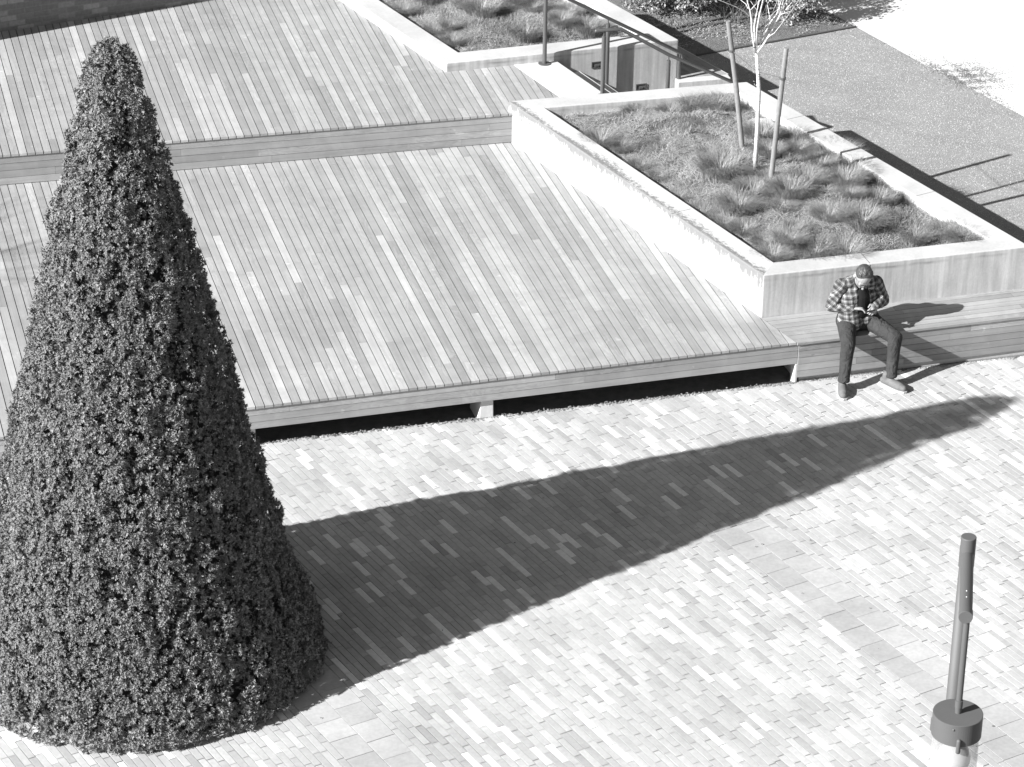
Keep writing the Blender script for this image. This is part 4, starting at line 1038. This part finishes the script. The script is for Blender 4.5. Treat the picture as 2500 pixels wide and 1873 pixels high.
    # hair cap
    m=MB(); m.ball(H(0,.0245,.040),.081,.090,.084,Hm,24,16)
    for k in range(70):
        a_=random.choice((-1,1))*random.uniform(1.1,3.1)
        b_=random.uniform(.1,1.25); q=Vector((math.sin(a_)*math.sin(b_)*.084,.018-math.cos(a_)*math.sin(b_)*.094,.036+math.cos(b_)*.09)); m.tube([H(*q),H(q.x*1.03,q.y-.02,q.z-.004)],[.006,.004],6,round_=True)
    hair=part('hair',m,hairm,.005,1,.5)
    # glasses arm hint
    m=MB(); 
    for sx in (-1,1): m.tube([H(sx*.078,.0,.008),H(sx*.062,-.086,.0)],.0022,6)
    m.tube([H(-.062,-.086,.0),H(-.03,-.1,-.004),H(0,-.103,.004),H(.03,-.1,-.004),H(.062,-.086,0)],.0025,6); part('glasses',m,M_STEEL,0)
    # undershirt
    m=MB(); m.tube([bel+v*.035,ch+v*.045,nk+v*.012+Vector((0,0,-.03))],[.125,.118,.06],18,round_=True); part('undershirt',m,NT('black_tee').done(.012,.9))
    # shirt body: two fronts leaving the black tee visible
    m=MB()
    for sx in (-1,1):
        k=.072*sx; fo=v*(-.022*sx)
        m.tube([pel+u*k*1.15+Vector((0,0,.02))+v*.015+fo,bel+u*k*1.35+v*.02+fo,ch+u*k*1.25+v*.012+fo,ch+u*k*1.2+Vector((0,0,.075))+fo,(shR if sx<0 else shL).lerp(nk,.45)+Vector((0,0,.005))],[.128,.120,.128,.108,.068],18,round_=True,flat=1.)
    m.tube([bel-v*.06,ch-v*.055,nk-v*.03-Vector((0,0,.02))],[.13,.14,.075],16,round_=True)
    m.tube([shR+Vector((0,0,.0)),nk-v*.03,shL],[.072,.065,.072],16,round_=True)
    for sx in (-1,1):   # hem flares over the lap, pocket, collar
        m.tube([pel+u*sx*.06+v*.075+Vector((0,0,.035)),pel+u*sx*.155+v*.04+Vector((0,0,.02))],[.07,.075],12,round_=True)
        m.tube([nk+u*sx*.035-v*.055+Vector((0,0,.015)),nk+u*sx*.07+v*.0+Vector((0,0,-.0)),nk+u*sx*.05+v*.07+Vector((0,0,-.055))],[.020,.022,.014],10,round_=True)
    sh=part('flannel_shirt',m,plaid('flannel_check',6,1),.007,4,.6)
    for nm,a_,b_,c_,ang in (('sleeve',shR,elR,wrR,-35),('sleeve',shL,elL,wrL,30)):
        m=MB(); md=a_.lerp(b_,.5); m.tube([a_,md,b_],[.078,.068,.060],16,round_=True); m.tube([b_,b_.lerp(c_,.5),c_-(c_-b_).normalized()*.005],[.062,.055,.043],16,round_=True)
        for t_ in (.35,.6,.82): q=a_.lerp(b_,t_); m.tube([q-u*.03,q+v*.035,q+u*.03],[.045,.048,.045],10,round_=True)
        part(nm,m,plaid('flannel_check_sleeve',ang,1),.007,3,.5,sh)
    # trousers
    m=MB(); m.tube([pel-u*.10,pel+u*.10],[.125,.125],18,round_=True)
    for h_,k_,a_ in ((hipR,knR,anR),(hipL,knL,anL)):
        m.tube([h_,h_.lerp(k_,.5),k_],[.102,.088,.074],18,round_=True); m.tube([k_,k_.lerp(a_,.3)+v*-.01,k_.lerp(a_,.7),a_+Vector((0,0,.02))],[.073,.068,.060,.060],18,round_=False)
        q=k_.lerp(a_,.06)-v*.02; m.tube([q-u*.05,q+v*.05+Vector((0,0,-.02)),q+u*.05+Vector((0,0,.02))],[.02,.024,.02],8,round_=True)
        q=a_+Vector((0,0,.02)); m.tube([q+Vector((0,0,-.012)),q+Vector((0,0,.012))],.064,18)
    part('jeans',m,denim(),.007,3,.5)
    # shoes
    def shoe(heel,toe):
        d=(toe-heel); d.z=0; d.normalize(); s=d.cross(Vector((0,0,1)))
        z=Vector((0,0,1)); m=MB()
        m.tube([heel+z*.055,heel+d*.06+z*.058,heel+d*.14+z*.05,heel+d*.21+z*.042,heel+d*.245+z*.038],[.038,.044,.048,.049,.038],16,round_=True)
        m.tube([heel+d*.035+z*.06,heel+d*.03+z*.125],[.042,.040],14,round_=True); m.tube([heel+d*.075+z*.085,heel+d*.15+z*.065],[.03,.026],10,round_=True)
        o=part('shoe',m,flatmat('suede_boot',.125,.7,50,.15,8,.15),.006,3,.5)
        m=MB(); pl=[]
        for t,wd in ((-.045,.02),(-.025,.04),(.05,.047),(.11,.048),(.18,.056),(.235,.052),(.275,.034),(.29,.0)): pl.append((t,wd))
        poly=[tuple((heel+d*t+s*wd)[:2]) for t,wd in pl]+[tuple((heel+d*t-s*wd)[:2]) for t,wd in pl[::-1][1:]]
        m.prism(poly,.003,.022); m.build('sole',NT('pale_sole').done(.5,.7),o,smooth=False,attr=False)
        m=MB()
        for t in (.09,.115,.14,.165): q=heel+d*t+z*(.128-t*.32); m.tube([q-s*.022,q+z*.006,q+s*.022],.0028,6)
        m.build('laces',NT('laces').done(.4,.8),o,smooth=True,attr=False)
    shoe(W(.470,.235,0),W(.385,.5,0)); shoe(W(.905,.275,0),W(1.05,.50,0))
    # what he holds
    m=MB(); c=W(.795,.035,.735); m.box(c,(.075,.012,.12),Matrix.Rotation(ua+.3,3,'Z')@Matrix.Rotation(1.2,3,'X'))
    tag(m.build('mobile_phone',NT('black_glass').done(.015,.15),None,bevel=.004),'small dark phone held in the hands of the seated man','phone')
man()
